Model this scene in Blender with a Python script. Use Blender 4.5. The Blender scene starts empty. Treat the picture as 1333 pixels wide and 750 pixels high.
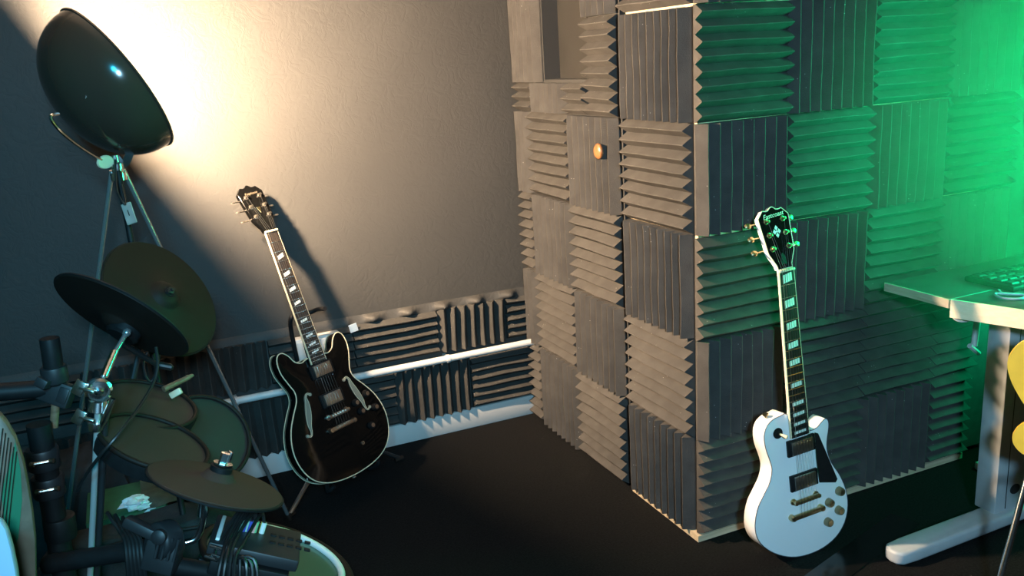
import bpy, bmesh, math, random
from mathutils import Matrix, Vector, noise
from mathutils.geometry import delaunay_2d_cdt
random.seed(7)
SC = bpy.context.scene
COL = SC.collection
V3 = Vector

# ------------------------------------------------------------------ camera
FPX, CAM = 1153.10, V3((-1.4093, -1.9847, 1.4483))
AZ, PI_, RO = 0.4036, 0.2581, -0.0623
FWD = V3((math.sin(AZ)*math.cos(PI_), math.cos(AZ)*math.cos(PI_), -math.sin(PI_)))
_r = FWD.cross(V3((0, 0, 1))).normalized(); _u = _r.cross(FWD)
RGT = _r*math.cos(RO) + _u*math.sin(RO)
UPV = -_r*math.sin(RO) + _u*math.cos(RO)
cam = bpy.data.cameras.new('camera'); camo = bpy.data.objects.new('camera', cam); COL.objects.link(camo)
cam.sensor_width = 36; cam.lens = FPX/1333*36; cam.clip_start = .02
mw = Matrix((RGT, UPV, -FWD)).transposed().to_4x4(); mw.translation = CAM
camo.matrix_world = mw
SC.camera = camo

# ------------------------------------------------------------------ light, world, exposure
SC.view_settings.view_transform = 'Standard'; SC.view_settings.look = 'None'
SC.view_settings.exposure = 0.0; SC.view_settings.gamma = 1.0
SC.view_settings.use_curve_mapping = False
world = bpy.data.worlds.new('world'); SC.world = world; world.use_nodes = True
world.node_tree.nodes['Background'].inputs[0].default_value = (.02, .05, .06, 1)
world.node_tree.nodes['Background'].inputs[1].default_value = .3
BULB_STRENGTH = 9800.0          # warm bulb of the tripod lamp (emission of the bulb itself)
GREEN_W = 13.0                  # green led panel beside the desk
GLARE = .5
COOL_W = 345.0
TEAL_W = 165.0                  # unseen teal fill added to tint the dark left wall

def lamp(kind, name, loc, target, watts, color, **kw):
    d = bpy.data.lights.new(name, kind); d.energy = watts; d.color = color
    for k, v in kw.items(): setattr(d, k, v)
    o = bpy.data.objects.new(name, d); COL.objects.link(o); o.location = loc
    o.rotation_euler = (V3(target)-V3(loc)).to_track_quat('-Z', 'Y').to_euler()
    return o
lamp('SPOT', 'cool_spot_lamp', (-1.45, -2.75, 1.85), (-.2, .3, .3), COOL_W, (.36, .74, 1.0),
     spot_size=math.radians(95), spot_blend=1.0, shadow_soft_size=.12)
lamp('SPOT', 'added_teal_fill', (-1.75, -2.4, 2.1), (-1.75, 1.1, .9), TEAL_W, (.02, .62, 1.0),
     spot_size=math.radians(60), spot_blend=1.0, shadow_soft_size=.1)  # added fill with no known source, turns the dark left wall teal

# ------------------------------------------------------------------ geometry helpers
def ray(px, py): return RGT*((px-666.5)/FPX) - UPV*((py-375)/FPX) + FWD
def P(px, py, Y):
    """world point seen at photo pixel (px,py) standing at depth plane y=Y"""
    d = ray(px, py); return CAM + d*((Y-CAM.y)/d.y)
def PZ(px, py, z=0):
    d = ray(px, py); return CAM + d*((z-CAM.z)/d.z)
def PXP(px, py, x=0):
    d = ray(px, py); return CAM + d*((x-CAM.x)/d.x)
LED = P(1396, 150, -.40); LED_AIM = V3((0, .1, 1.2))
print('LED', LED)
LED_DIR = (LED_AIM-LED).normalized()
lamp('AREA', 'green_panel_light', LED+LED_DIR*.012, LED_AIM, GREEN_W, (0, 1.0, .36), shape='RECTANGLE', size=.2, size_y=.95, spread=math.radians(105))
lamp('AREA', 'added_green_fill', (1.30, -.22, .55), (.8, .05, .35), 3.2, (0, 1.0, .4), shape='RECTANGLE', size=.25, size_y=.1)  # unseen green fill added to imitate lens glare under the desk
def pxm(pt): return FPX/((pt-CAM).dot(FWD))          # pixels per metre there

def frame(n, hint=V3((0, 0, 1))):
    n = n.normalized()
    a = hint.cross(n)
    if a.length < 1e-4: a = V3((1, 0, 0)).cross(n)
    a.normalize(); b = n.cross(a)
    return Matrix((a, b, n)).transposed()
def disc_frame(c, ang, ratio, sign=1):
    """normal and major axis of a disc whose picture ellipse has its long axis at ang (deg, downwards from +x) and this axis ratio"""
    d = (c-CAM).normalized()
    r = (RGT - d*RGT.dot(d)).normalized(); dn = d.cross(r)
    if dn.dot(UPV) > 0: dn = -dn
    a = math.radians(ang)
    e1 = r*math.cos(a)+dn*math.sin(a); e2 = r*math.sin(a)-dn*math.cos(a)
    n = -d*ratio + e2*math.sqrt(1-ratio*ratio)*sign
    return e1.normalized(), n.normalized()

class MB:
    def __init__(s): s.v = []; s.f = []
    def add(s, vs, fs, M=None):
        o = len(s.v)
        s.v += [(M @ V3(p)) if M is not None else V3(p) for p in vs]
        s.f += [tuple(i+o for i in f) for f in fs]; return s
    def box(s, c, size, R=None):
        x, y, z = [q/2 for q in size]
        vs = [V3((a*x, b*y, d*z)) for a in (-1, 1) for b in (-1, 1) for d in (-1, 1)]
        if R is not None: vs = [R @ p for p in vs]
        c = V3(c)
        return s.add([c+p for p in vs], [(0, 1, 3, 2), (4, 6, 7, 5), (0, 4, 5, 1), (2, 3, 7, 6), (0, 2, 6, 4), (1, 5, 7, 3)])
    def lathe(s, prof, c, n, seg=24, hint=V3((0, 0, 1)), a=None, sx=1.0, caps=True):
        """profile of (radius, height) pairs turned round n through c"""
        n = V3(n).normalized()
        if a is not None:
            a = (V3(a)-n*V3(a).dot(n)).normalized(); F = Matrix((a, n.cross(a), n)).transposed()
        else: F = frame(n, hint)
        vs, fs = [], []
        for r, h in prof:
            for k in range(seg):
                t = 2*math.pi*k/seg
                vs.append(V3(c)+F @ V3((r*math.cos(t)*sx, r*math.sin(t), h)))
        m = len(prof)
        for i in range(m-1):
            for k in range(seg):
                k2 = (k+1) % seg
                fs.append((i*seg+k, i*seg+k2, (i+1)*seg+k2, (i+1)*seg+k))
        if caps and prof[0][0] > 1e-6: fs.append(tuple(reversed(range(seg))))
        if caps and prof[-1][0] > 1e-6: fs.append(tuple((m-1)*seg+k for k in range(seg)))
        return s.add(vs, fs)
    def tube(s, pts, r, seg=10, closed=False):
        pts = [V3(p) for p in pts]; n = len(pts)
        rs = r if isinstance(r, (list, tuple)) else [r]*n
        vs, fs = [], []
        prev = None
        for i in range(n):
            if closed: t = pts[(i+1) % n]-pts[i-1]
            else: t = pts[min(i+1, n-1)]-pts[max(i-1, 0)]
            t.normalize()
            if prev is None:
                a = t.cross(V3((0, 0, 1)));
                if a.length < .05: a = t.cross(V3((1, 0, 0)))
            else: a = prev-t*prev.dot(t)
            a.normalize(); prev = a; b = t.cross(a)
            for k in range(seg):
                q = 2*math.pi*k/seg
                vs.append(pts[i]+(a*math.cos(q)+b*math.sin(q))*rs[i])
        m = n if closed else n-1
        for i in range(m):
            j = (i+1) % n
            for k in range(seg):
                k2 = (k+1) % seg
                fs.append((i*seg+k, i*seg+k2, j*seg+k2, j*seg+k))
        if not closed:
            fs.append(tuple(reversed(range(seg)))); fs.append(tuple((n-1)*seg+k for k in range(seg)))
        return s.add(vs, fs)
    def rod(s, a, b, r, seg=12): return s.tube([a, b], r, seg)
    def prism(s, outl, w0, w1, M=None):
        n = len(outl)
        vs = [(u, v, w0) for u, v in outl]+[(u, v, w1) for u, v in outl]
        fs = [tuple(reversed(range(n))), tuple(range(n, 2*n))]+[(i, (i+1) % n, n+(i+1) % n, n+i) for i in range(n)]
        return s.add(vs, fs, M)
    def build(s, name, mat, parent=None, smooth=35, bevel=0, origin=None, segs=2):
        me = bpy.data.meshes.new(name)
        o0 = V3(origin) if origin is not None else V3((0, 0, 0))
        me.from_pydata([tuple(p-o0) for p in s.v], [], s.f)
        bm = bmesh.new(); bm.from_mesh(me)
        bmesh.ops.recalc_face_normals(bm, faces=bm.faces)
        if bevel:
            ed = [e for e in bm.edges if len(e.link_faces) == 2 and e.calc_face_angle(0) > .6]
            bmesh.ops.bevel(bm, geom=ed, offset=bevel, segments=segs, affect='EDGES', profile=.5)
        bm.to_mesh(me); bm.free()
        if smooth:
            me.polygons.foreach_set('use_smooth', [True]*len(me.polygons))
            me.set_sharp_from_angle(angle=math.radians(smooth))
        me.materials.append(mat)
        o = bpy.data.objects.new(name, me); COL.objects.link(o)
        if parent is not None: o.parent = parent
        return o

def smoothpath(pts, n=6, closed=False):
    pts = [V3(p) for p in pts]; out = []; m = len(pts)
    rng = range(m if closed else m-1)
    for i in rng:
        if closed: p0, p1, p2, p3 = pts[i-1], pts[i], pts[(i+1) % m], pts[(i+2) % m]
        else: p0, p1, p2, p3 = pts[max(i-1, 0)], pts[i], pts[i+1], pts[min(i+2, m-1)]
        for k in range(n):
            t = k/n
            out.append(.5*((2*p1)+(p2-p0)*t+(2*p0-5*p1+4*p2-p3)*t*t+(3*p1-p0-3*p2+p3)*t**3))
    if not closed: out.append(pts[-1])
    return out

def tag(o, label=None, cat=None, group=None, kind=None):
    if label: o['label'] = label
    if cat: o['category'] = cat
    if group: o['group'] = group
    if kind: o['kind'] = kind
    return o
class Thing:
    """an Empty at the thing's base; parts are given in world space"""
    def __init__(s, name, loc, label, cat, group=None, kind=None, M=None):
        s.e = bpy.data.objects.new(name, None); COL.objects.link(s.e); s.e.empty_display_size = .1
        s.loc = V3(loc)
        if M is not None: s.e.matrix_world = M; s.loc = V3((0, 0, 0))
        else: s.e.location = loc
        tag(s.e, label, cat, group, kind)
    def part(s, name, mb, mat, under=None, label=None, **kw):
        o = mb.build(name, mat, under if under is not None else s.e, origin=s.loc, **kw)
        if label: o['label'] = label
        return o

# ------------------------------------------------------------------ materials
def mat(name, col, rough=.5, metal=0., var=0., vscale=30, bump=0., bscale=200, coat=0., emis=None, estr=0., spec=None, col2=None):
    m = bpy.data.materials.new(name); m.use_nodes = True
    nt = m.node_tree; b = nt.nodes['Principled BSDF']
    b.inputs['Base Color'].default_value = (*col, 1)
    b.inputs['Roughness'].default_value = rough; b.inputs['Metallic'].default_value = metal
    if spec is not None: b.inputs['Specular IOR Level'].default_value = spec
    if coat: b.inputs['Coat Weight'].default_value = coat; b.inputs['Coat Roughness'].default_value = .05
    if emis: b.inputs['Emission Color'].default_value = (*emis, 1); b.inputs['Emission Strength'].default_value = estr
    tc = nt.nodes.new('ShaderNodeTexCoord')
    if var or col2:
        n = nt.nodes.new('ShaderNodeTexNoise'); n.inputs['Scale'].default_value = vscale; n.inputs['Detail'].default_value = 5
        nt.links.new(tc.outputs['Object'], n.inputs['Vector'])
        r = nt.nodes.new('ShaderNodeValToRGB')
        c2 = col2 if col2 else tuple(min(1, c*(1+var)) for c in col)
        c1 = col if col2 else tuple(c*(1-var) for c in col)
        r.color_ramp.elements[0].position = .3; r.color_ramp.elements[1].position = .7
        r.color_ramp.elements[0].color = (*c1, 1); r.color_ramp.elements[1].color = (*c2, 1)
        nt.links.new(n.outputs['Fac'], r.inputs['Fac']); nt.links.new(r.outputs['Color'], b.inputs['Base Color'])
    if bump:
        n2 = nt.nodes.new('ShaderNodeTexNoise'); n2.inputs['Scale'].default_value = bscale; n2.inputs['Detail'].default_value = 4
        nt.links.new(tc.outputs['Object'], n2.inputs['Vector'])
        bp = nt.nodes.new('ShaderNodeBump'); bp.inputs['Strength'].default_value = bump; bp.inputs['Distance'].default_value = .004
        nt.links.new(n2.outputs['Fac'], bp.inputs['Height']); nt.links.new(bp.outputs['Normal'], b.inputs['Normal'])
    return m

def foam_material(name, col):
    m = mat(name, col, .95, var=.16, vscale=18, spec=.15)
    nt = m.node_tree; b = nt.nodes['Principled BSDF']; tc = [n for n in nt.nodes if n.type == 'TEX_COORD'][0]
    src = b.inputs['Base Color'].links[0].from_socket
    vo = nt.nodes.new('ShaderNodeTexVoronoi'); vo.inputs['Scale'].default_value = 75
    nt.links.new(tc.outputs['Object'], vo.inputs['Vector'])
    lt = nt.nodes.new('ShaderNodeMath'); lt.operation = 'LESS_THAN'; lt.inputs[1].default_value = .07
    nt.links.new(vo.outputs['Distance'], lt.inputs[0])
    n = nt.nodes.new('ShaderNodeTexNoise'); n.inputs['Scale'].default_value = 11
    nt.links.new(tc.outputs['Object'], n.inputs['Vector'])
    gt = nt.nodes.new('ShaderNodeMath'); gt.operation = 'GREATER_THAN'; gt.inputs[1].default_value = .62
    nt.links.new(n.outputs['Fac'], gt.inputs[0])
    mu = nt.nodes.new('ShaderNodeMath'); mu.operation = 'MULTIPLY'
    nt.links.new(lt.outputs[0], mu.inputs[0]); nt.links.new(gt.outputs[0], mu.inputs[1])
    mx = nt.nodes.new('ShaderNodeMix'); mx.data_type = 'RGBA'; mx.inputs[7].default_value = (.5, .5, .48, 1)
    nt.links.new(mu.outputs[0], mx.inputs[0]); nt.links.new(src, mx.inputs[6]); nt.links.new(mx.outputs[2], b.inputs['Base Color'])
    n3 = nt.nodes.new('ShaderNodeTexNoise'); n3.inputs['Scale'].default_value = 420; n3.inputs['Detail'].default_value = 3
    nt.links.new(tc.outputs['Object'], n3.inputs['Vector'])
    bp = nt.nodes.new('ShaderNodeBump'); bp.inputs['Strength'].default_value = .5; bp.inputs['Distance'].default_value = .002
    nt.links.new(n3.outputs['Fac'], bp.inputs['Height']); nt.links.new(bp.outputs['Normal'], b.inputs['Normal'])
    return m

def wall_material():
    m = mat('wall_vinyl', (.042, .041, .039), .62, var=.06, vscale=2.5, spec=.3)
    nt = m.node_tree; b = nt.nodes['Principled BSDF']; tc = [n for n in nt.nodes if n.type == 'TEX_COORD'][0]
    # creased, leathery relief: warped ridged noise plus fine grain
    n1 = nt.nodes.new('ShaderNodeTexNoise'); n1.inputs['Scale'].default_value = 20; n1.inputs['Detail'].default_value = 7; n1.inputs['Distortion'].default_value = 1.2
    nt.links.new(tc.outputs['Object'], n1.inputs['Vector'])
    s1 = nt.nodes.new('ShaderNodeMath'); s1.operation = 'SUBTRACT'; s1.inputs[1].default_value = .5
    a1 = nt.nodes.new('ShaderNodeMath'); a1.operation = 'ABSOLUTE'
    p1 = nt.nodes.new('ShaderNodeMath'); p1.operation = 'POWER'; p1.inputs[1].default_value = .5
    nt.links.new(n1.outputs['Fac'], s1.inputs[0]); nt.links.new(s1.outputs[0], a1.inputs[0]); nt.links.new(a1.outputs[0], p1.inputs[0])
    n2 = nt.nodes.new('ShaderNodeTexNoise'); n2.inputs['Scale'].default_value = 95; n2.inputs['Detail'].default_value = 4
    nt.links.new(tc.outputs['Object'], n2.inputs['Vector'])
    ad = nt.nodes.new('ShaderNodeMath'); ad.operation = 'MULTIPLY_ADD'; ad.inputs[1].default_value = .45
    nt.links.new(n2.outputs['Fac'], ad.inputs[0]); nt.links.new(p1.outputs[0], ad.inputs[2])
    bp = nt.nodes.new('ShaderNodeBump'); bp.inputs['Strength'].default_value = .3; bp.inputs['Distance'].default_value = .005
    nt.links.new(ad.outputs[0], bp.inputs['Height']); nt.links.new(bp.outputs['Normal'], b.inputs['Normal'])
    return m

def wood_material(name, c1, c2, rough=.5, stretch=(2, 30, 30)):
    m = mat(name, c1, rough)
    nt = m.node_tree; b = nt.nodes['Principled BSDF']; tc = [n for n in nt.nodes if n.type == 'TEX_COORD'][0]
    mp = nt.nodes.new('ShaderNodeMapping'); mp.inputs['Scale'].default_value = stretch
    nt.links.new(tc.outputs['Object'], mp.inputs['Vector'])
    n = nt.nodes.new('ShaderNodeTexNoise'); n.inputs['Scale'].default_value = 4; n.inputs['Detail'].default_value = 6; n.inputs['Distortion'].default_value = .6
    nt.links.new(mp.outputs['Vector'], n.inputs['Vector'])
    r = nt.nodes.new('ShaderNodeValToRGB'); r.color_ramp.elements[0].position = .35; r.color_ramp.elements[1].position = .65
    r.color_ramp.elements[0].color = (*c1, 1); r.color_ramp.elements[1].color = (*c2, 1)
    nt.links.new(n.outputs['Fac'], r.inputs['Fac']); nt.links.new(r.outputs['Color'], b.inputs['Base Color'])
    return m

M = dict(
    wall=wall_material(),
    foam=foam_material('charcoal_foam', (.059, .056, .053)),
    foam_back=foam_material('wall_foam', (.048, .046, .043)),
    carpet=mat('black_carpet', (.0062, .0064, .0066), .95, var=.6, vscale=160, bump=.7, bscale=350, spec=.1),
    white_paint=mat('white_paint', (.55, .545, .53), .4, var=.03, vscale=8),
    dark_room=mat('room_paint', (.12, .12, .125), .8),
    ply=wood_material('pale_plywood', (.5, .4, .26), (.62, .5, .34)),
    booth_board=mat('booth_board', (.05, .05, .05), .7, var=.2),
    pane=mat('grey_pane', (.02, .0195, .018), .5, spec=.25, var=.12, vscale=6),
    reveal=mat('window_reveal', (.02, .02, .02), .8),
    knob=wood_material('orange_wood', (.2, .075, .025), (.28, .125, .05), .35, (40, 40, 8)),
    black_enamel=mat('black_enamel', (.052, .036, .025), .15),
    silver_lining=mat('silver_lining', (.85, .82, .76), .42, 1.0),
    white_enamel=mat('white_enamel', (.85, .83, .78), .5),
    chrome=mat('chrome', (.85, .85, .85), .2, 1.0),
    nickel=mat('brushed_nickel', (.55, .5, .44), .3, 1.0, bump=.1, bscale=300),
    brass=mat('aged_brass', (.62, .5, .28), .28, 1.0),
    satin_steel=mat('satin_steel', (.36, .37, .37), .25, .75),
    bright_steel=mat('bright_steel', (.55, .55, .53), .26, .55),
    dark_metal=mat('dark_metal', (.05, .05, .052), .35, .7),
    black_plastic=mat('black_plastic', (.009, .009, .0095), .55, spec=.22, var=.2, vscale=60),
    grey_plastic=mat('grey_plastic', (.017, .0175, .019), .5, var=.1),
    rubber=mat('pad_rubber', (.014, .0085, .006), .6, spec=.2, bump=.15, bscale=500),
    pad_head=mat('pad_head', (.056, .033, .024), .75, spec=.2, bump=.2, bscale=700),
    dark_head=mat('dark_drum_head', (.014, .010, .009), .6, bump=.15, bscale=700),
    bulb=mat('lamp_bulb', (1, .8, .5), .3, emis=(1, .71, .45), estr=BULB_STRENGTH),
    black_lacquer=mat('black_lacquer', (.003, .003, .003), .1, spec=.22),
    white_lacquer=mat('white_lacquer', (.85, .86, .87), .18, coat=.5),
    cream=mat('cream_binding', (.72, .62, .42), .4),
    rosewood=wood_material('dark_rosewood', (.012, .008, .006), (.03, .02, .014), .45, (40, 3, 40)),
    ebony=mat('ebony', (.008, .008, .008), .4),
    pearl=mat('pearl_inlay', (.75, .78, .74), .2, var=.12, vscale=90),
    steel=mat('string_steel', (.7, .7, .68), .25, 1.0),
    gold_text=mat('silver_lettering', (.75, .7, .58), .35),
    dim_text=mat('faint_gold_lettering', (.13, .105, .075), .6, spec=.1),
    knob_gold=mat('smoky_gold_knob', (.3, .24, .14), .3, .6),
    tape=mat('pale_tape', (.3, .38, .46), .35),
    desk_edge=wood_material('pale_desk_edge', (.8, .68, .47), (.86, .76, .56), .5, (30, 3, 30)),
    desk_top=mat('dark_desk_top', (.07, .072, .07), .3, var=.2, vscale=20),
    grey_edge=wood_material('grey_board_edge', (.3, .26, .2), (.42, .37, .3), .6, (30, 3, 30)),  # grey-brown grain for the edge of the rear board
    desk_metal=mat('pale_grey_metal', (.42, .44, .46), .4, .0, var=.05),
    yellow=mat('yellow_shell', (.72, .5, .06), .4, var=.06),
    panel_led=mat('green_led_face', (.1, .9, .5), .4, emis=(0, 1, .45), estr=3.0),
    cable=mat('black_cable', (.012, .012, .012), .4),
    green_card=mat('green_card', (.02, .105, .045), .7, var=.15),
    olive_cloth=mat('olive_cloth', (.055, .06, .045), .9, var=.3, bump=.4, bscale=120),
    tissue=mat('crumpled_tissue', (.62, .7, .72), .8),
    brown_wood=wood_material('brown_stick', (.16, .08, .045), (.24, .13, .075), .5),
    walnut=wood_material('brown_board', (.12, .085, .06), (.2, .14, .1), .4, (4, 30, 4)),
    pale_blue=mat('pale_blue_plastic', (.4, .55, .72), .4),
    hoop_white=mat('white_hoop', (.75, .8, .78), .35),
    green_shell=mat('green_drum_shell', (.012, .09, .05), .3, coat=.4),
    tag_grey=mat('grey_paper_tag', (.3, .29, .25), .7, var=.2),
)

# ------------------------------------------------------------------ the setting
WY = 1.160          # back wall
def struct(name, mb, m, **kw): return tag(mb.build(name, m, **kw), kind='structure')
struct('floor', MB().box((-.2, -1.3, -.05), (5.4, 5.2, .1)), M['carpet'], smooth=0)
wall = struct('wall_back', MB().box((-.2, WY+.06, 1.15), (5.4, .12, 2.3)), M['wall'], smooth=0)
wall['label'] = 'mid grey wall with a creased, leathery vinyl surface'
struct('wall_left', MB().box((-2.84, -1.3, 1.15), (.12, 5.2, 2.3)), M['dark_room'], smooth=0)
struct('wall_right', MB().box((2.44, -1.3, 1.15), (.12, 5.2, 2.3)), M['dark_room'], smooth=0)
struct('wall_front', MB().box((-.2, -3.84, 1.15), (5.4, .12, 2.3)), M['dark_room'], smooth=0)
struct('ceiling', MB().box((-.2, -1.3, 2.35), (5.4, 5.2, .1)), M['dark_room'], smooth=0)
bb = struct('baseboard_back', MB().box((-1.39, WY-.009, .041), (2.78, .018, .082)), M['white_paint'], bevel=.003)
bb['label'] = 'white baseboard below the foam on the back wall'

# foam panels: wedge ridges, slightly uneven
def foam_mesh(W, H, vertical, seed, n=None, base=.008, ridge=.031, wob=1.0):
    rnd = random.Random(seed)
    L, A = (H, W) if vertical else (W, H)              # ridge length, width across the ridges
    if n is None: n = max(1, round(A/.0381))
    pitch = A/n; K = max(2, round(L/.06))
    off = rnd.random()*50
    prof = []
    for i in range(n):
        prof += [(i*pitch, 0), (i*pitch+pitch*.47, 1), (i*pitch+pitch*.53, 1)]
    prof.append((A, 0))
    vs, fs = [], []
    m = len(prof)
    for k in range(K+1):
        t = L*k/K
        for a, h in prof:
            q = noise.noise(V3((a*14+off, t*7, seed*.37)))
            q2 = noise.noise(V3((a*9-off, t*9+3, seed*.71)))
            aa = a + (q*.0035*wob if 0 < a < A else 0)
            w = base + h*(ridge + q2*.004*wob)
            vs.append((aa, t, w))
        vs.append((A, t, 0)); vs.append((0, t, 0))
    s = m+2
    for k in range(K):
        for i in range(s-1):
            fs.append((k*s+i, k*s+i+1, (k+1)*s+i+1, (k+1)*s+i))
        fs.append((k*s+s-1, k*s, (k+1)*s, (k+1)*s+s-1))
    fs.append(tuple(reversed(range(s)))); fs.append(tuple(K*s+i for i in range(s)))
    mb = MB()
    if vertical: vs = [(a, t, w) for a, t, w in vs]
    else: vs = [(t, A-a, w) for a, t, w in vs]
    return mb.add(vs, fs)
_seed = [0]
def foam(name, origin, U, N, W, H, vertical, parent, ploc, matl, tilt=0., **kw):
    """one panel: lower left corner at origin, U along its width, N outwards"""
    _seed[0] += 1
    rnd = random.Random(_seed[0]*13)
    mb = foam_mesh(W, H, vertical, _seed[0], **kw)
    o = mb.build(name, matl, parent, smooth=22)
    U, N = V3(U), V3(N)
    Mx = Matrix((U, V3((0, 0, 1)), N)).transposed().to_4x4()
    R = Matrix.Rotation(math.radians(tilt+rnd.uniform(-.35, .35)), 4, 'Z')
    Mx = Mx @ Matrix.Translation((W/2, H/2, 0)) @ R @ Matrix.Translation((-W/2, -H/2, 0))
    Mx.translation += V3(origin)-V3(ploc)
    o.matrix_local = Mx
    return o
Wc = wall.location
BX = ((1, 0, 0), (0, -1, 0))
# upper row
for x0, w, vert in ((-2.26, .305, True), (-1.95, .305, False), (-1.645, .30, True), (-1.34, .30, True), (-1.035, .305, False), (-.725, .325, False), (-.395, .285, True), (-.105, .098, False)):
    foam('foam_tile', (x0, WY, .343), *BX, w, .172, vert, wall, Wc, M['foam_back'], ridge=.03, wob=1.5, tilt=-.4)
# lower row
for x0, w, vert in ((-2.12, .305, False), (-1.81, .305, True), (-1.50, .305, False), (-1.19, .305, True), (-.88, .292, False), (-.583, .305, True), (-.272, .265, False)):
    foam('foam_tile', (x0, WY, .083+random.uniform(0, .006)), *BX, w, .214, vert, wall, Wc, M['foam_back'], ridge=.03, wob=1.5)
# puckered hem where the vinyl meets the foam
mb = MB(); nx, nz = 210, 6; vs = []; fs = []
for i in range(nx+1):
    x = -2.2+2.185*i/nx
    ph = (x+1.25)/.272
    b = .85*abs(math.sin(ph*math.pi*2))**4*(.8+.2*math.sin(i*.9)) if x > -.75 else .08
    for j in range(nz+1):
        t = j/nz
        vs.append((x, WY-.002-.040*b*math.sin(t*math.pi)**.7-.012*(1-t), .510+.034*t))
for i in range(nx):
    for j in range(nz):
        a = i*(nz+1)+j; fs.append((a, a+nz+1, a+nz+2, a+1))
mb.add(vs, fs).build('wall_hem', M['wall'], wall, smooth=60)
# white pipe along the wall with clips
pipe = Thing('wall_pipe', (-.6, WY-.03, .322), 'white painted pipe running along the back wall between two rows of foam', 'pipe')
pipe.part('pipe_run', MB().rod((-1.33, WY-.047, .322), (-.002, WY-.047, .322), .0135, 16), M['white_paint'])
for x in (-1.172, -.375, -.86):
    pipe.part('pipe_clip', MB().rod((x-.006, WY-.047, .322), (x+.006, WY-.047, .322), .0165, 16).box((x, WY-.02, .322), (.012, .04, .016)), M['white_paint'])
# white box and tape behind the black guitar
t = Thing('wall_box', (-.87, WY-.02, .40), 'white plastic wall box behind the black guitar neck', 'box')
t.part('box_body', MB().box((-.865, WY-.03, .455), (.17, .056, .105)), M['white_paint'], bevel=.006)
t.part('box_cover', MB().box((-.865, WY-.0605, .455), (.15, .006, .085)), M['white_paint'], bevel=.002)
tp = P(460, 427, 1.12)
tag(MB().box((0, 0, 0), (.03, .003, .03), Matrix.Rotation(-.2, 3, 'Y')).build('tape_strip', M['tape']), 'small pale blue strip of tape on the top of the wall foam', 'tape').location = tp

# ------------------------------------------------------------------ the foam clad booth
BO = V3((.61, .58, 0))
booth = Thing('vocal_booth', BO, 'tall isolation booth clad in charcoal wedge foam, with a door in its left side', 'booth')
E0 = .010
HB = 2.22
booth.part('booth_body', MB().box(((.09+1.22)/2, (E0+.004+1.148)/2, HB/2+.01), (1.22-.09, 1.144-E0, HB-.02)).box(((E0+.004+.09)/2, (E0+.004+.366)/2, HB/2+.01), (.086-E0, .362-E0, HB-.02)), M['booth_board'], smooth=0)
booth.part('ply_sheet', MB().box(((.012+1.10)/2, E0+.002, HB/2+.01), (1.088, .004, HB-.02)), M['ply'], smooth=0)
booth.part('ply_sheet', MB().box((E0+.002, (E0+.366)/2, HB/2+.01), (.004, .366-E0, HB-.02)), M['ply'], smooth=0)
booth.part('base_plate', MB().box((.539, .177, .01), (1.10, .374, .02)).box((.60, .756, .01), (.98, .78, .02)), M['ply'], smooth=0)
RF = ((1, 0, 0), (0, -1, 0)); LF = ((0, -1, 0), (-1, 0, 0))
T = .305; Z0 = .021
bt = booth.e
def rtile(x0, row, vert, W=T, H=T-.003, dz=0, **kw): foam('foam_tile', (x0, E0, Z0+T*row+dz), *RF, W-.003, H, vert, bt, BO, M['foam'], **kw)
def ltile(y0, y1, z0, z1, vert, par=None, pl=None, **kw):   # y0 < y1; U runs towards -y (to the right in view)
    foam('foam_tile', (E0, y1-.0015, z0), *LF, y1-y0-.003, z1-z0-.003, vert, par if par is not None else bt, pl if pl is not None else BO, M['foam'], **kw)
rows = {0: 'HHVh', 1: 'VHHH', 2: 'HVHV', 3: 'VHVH', 4: 'HVHV', 5: 'VHVH', 6: 'HVHV'}
for r, s in rows.items():
    for i, c in enumerate(s):
        W = T
        if i == 3 and r == 0: W = .18
        if i == 3 and r == 1: W = .2
        H = T-.003
        if r == 2 and i == 0: H = T-.010
        rtile(T*i-.002, r, c in 'Vv', W, H)
for r, c in enumerate('VHVHVHV'):
    ltile(.024, .362, Z0+T*r, Z0+T*(r+1)-(.005 if r == 4 else 0), c == 'V', tilt=.25)
# pale corner strip between stile and door
booth.part('door_jamb', MB().box((.0, .3675, HB/2), (.02, .007, HB-.05)), M['reveal'])
# door: slab with a window opening, its own foam, knob
door = bpy.data.objects.new('door', None); COL.objects.link(door); door.parent = bt
DL = V3((.05, .77, .02)); door.location = DL-BO
wy0, wy1, wz0, wz1 = .592, .922, 1.345, 1.95
def dpart(name, mb, m, **kw):
    return mb.build(name, m, door, origin=DL, **kw)
mb = MB()
def yz(y0, y1, z0, z1, x0=E0, x1=.088): mb.box(((x0+x1)/2, (y0+y1)/2, (z0+z1)/2), (x1-x0, y1-y0, z1-z0))
yz(.374, wy0, .022, 2.2); yz(wy1, 1.146, .022, 2.2); yz(wy0, wy1, .022, wz0); yz(wy0, wy1, wz1, 2.2)
dpart('door_slab', mb, M['reveal'], smooth=0)
dpart('window_pane', MB().box((.07, (wy0+wy1)/2, (wz0+wz1)/2), (.006, wy1-wy0, wz1-wz0)), M['pane'], smooth=0)
mb = MB()
for y, w in ((wy0+.004, .008), (wy1-.004, .008)): mb.box((.036, y, (wz0+wz1)/2), (.062, w, wz1-wz0))
mb.box((.036, (wy0+wy1)/2, wz0+.004), (.062, wy1-wy0-.016, .008))
dpart('window_reveal', mb, M['reveal'], smooth=0)
def dtile(y0, y1, z0, z1, vert, **kw): ltile(y0, y1, z0, z1, vert, door, DL, **kw)
zr = [.004]+[Z0+T*i for i in range(1, 8)]
for r, c in enumerate('HVHV'): dtile(.405, .718, zr[r], zr[r+1], c == 'V', tilt=.2)
for r, c in enumerate('VHVH'): dtile(.72, 1.028, zr[r], zr[r+1], c == 'V')
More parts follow.
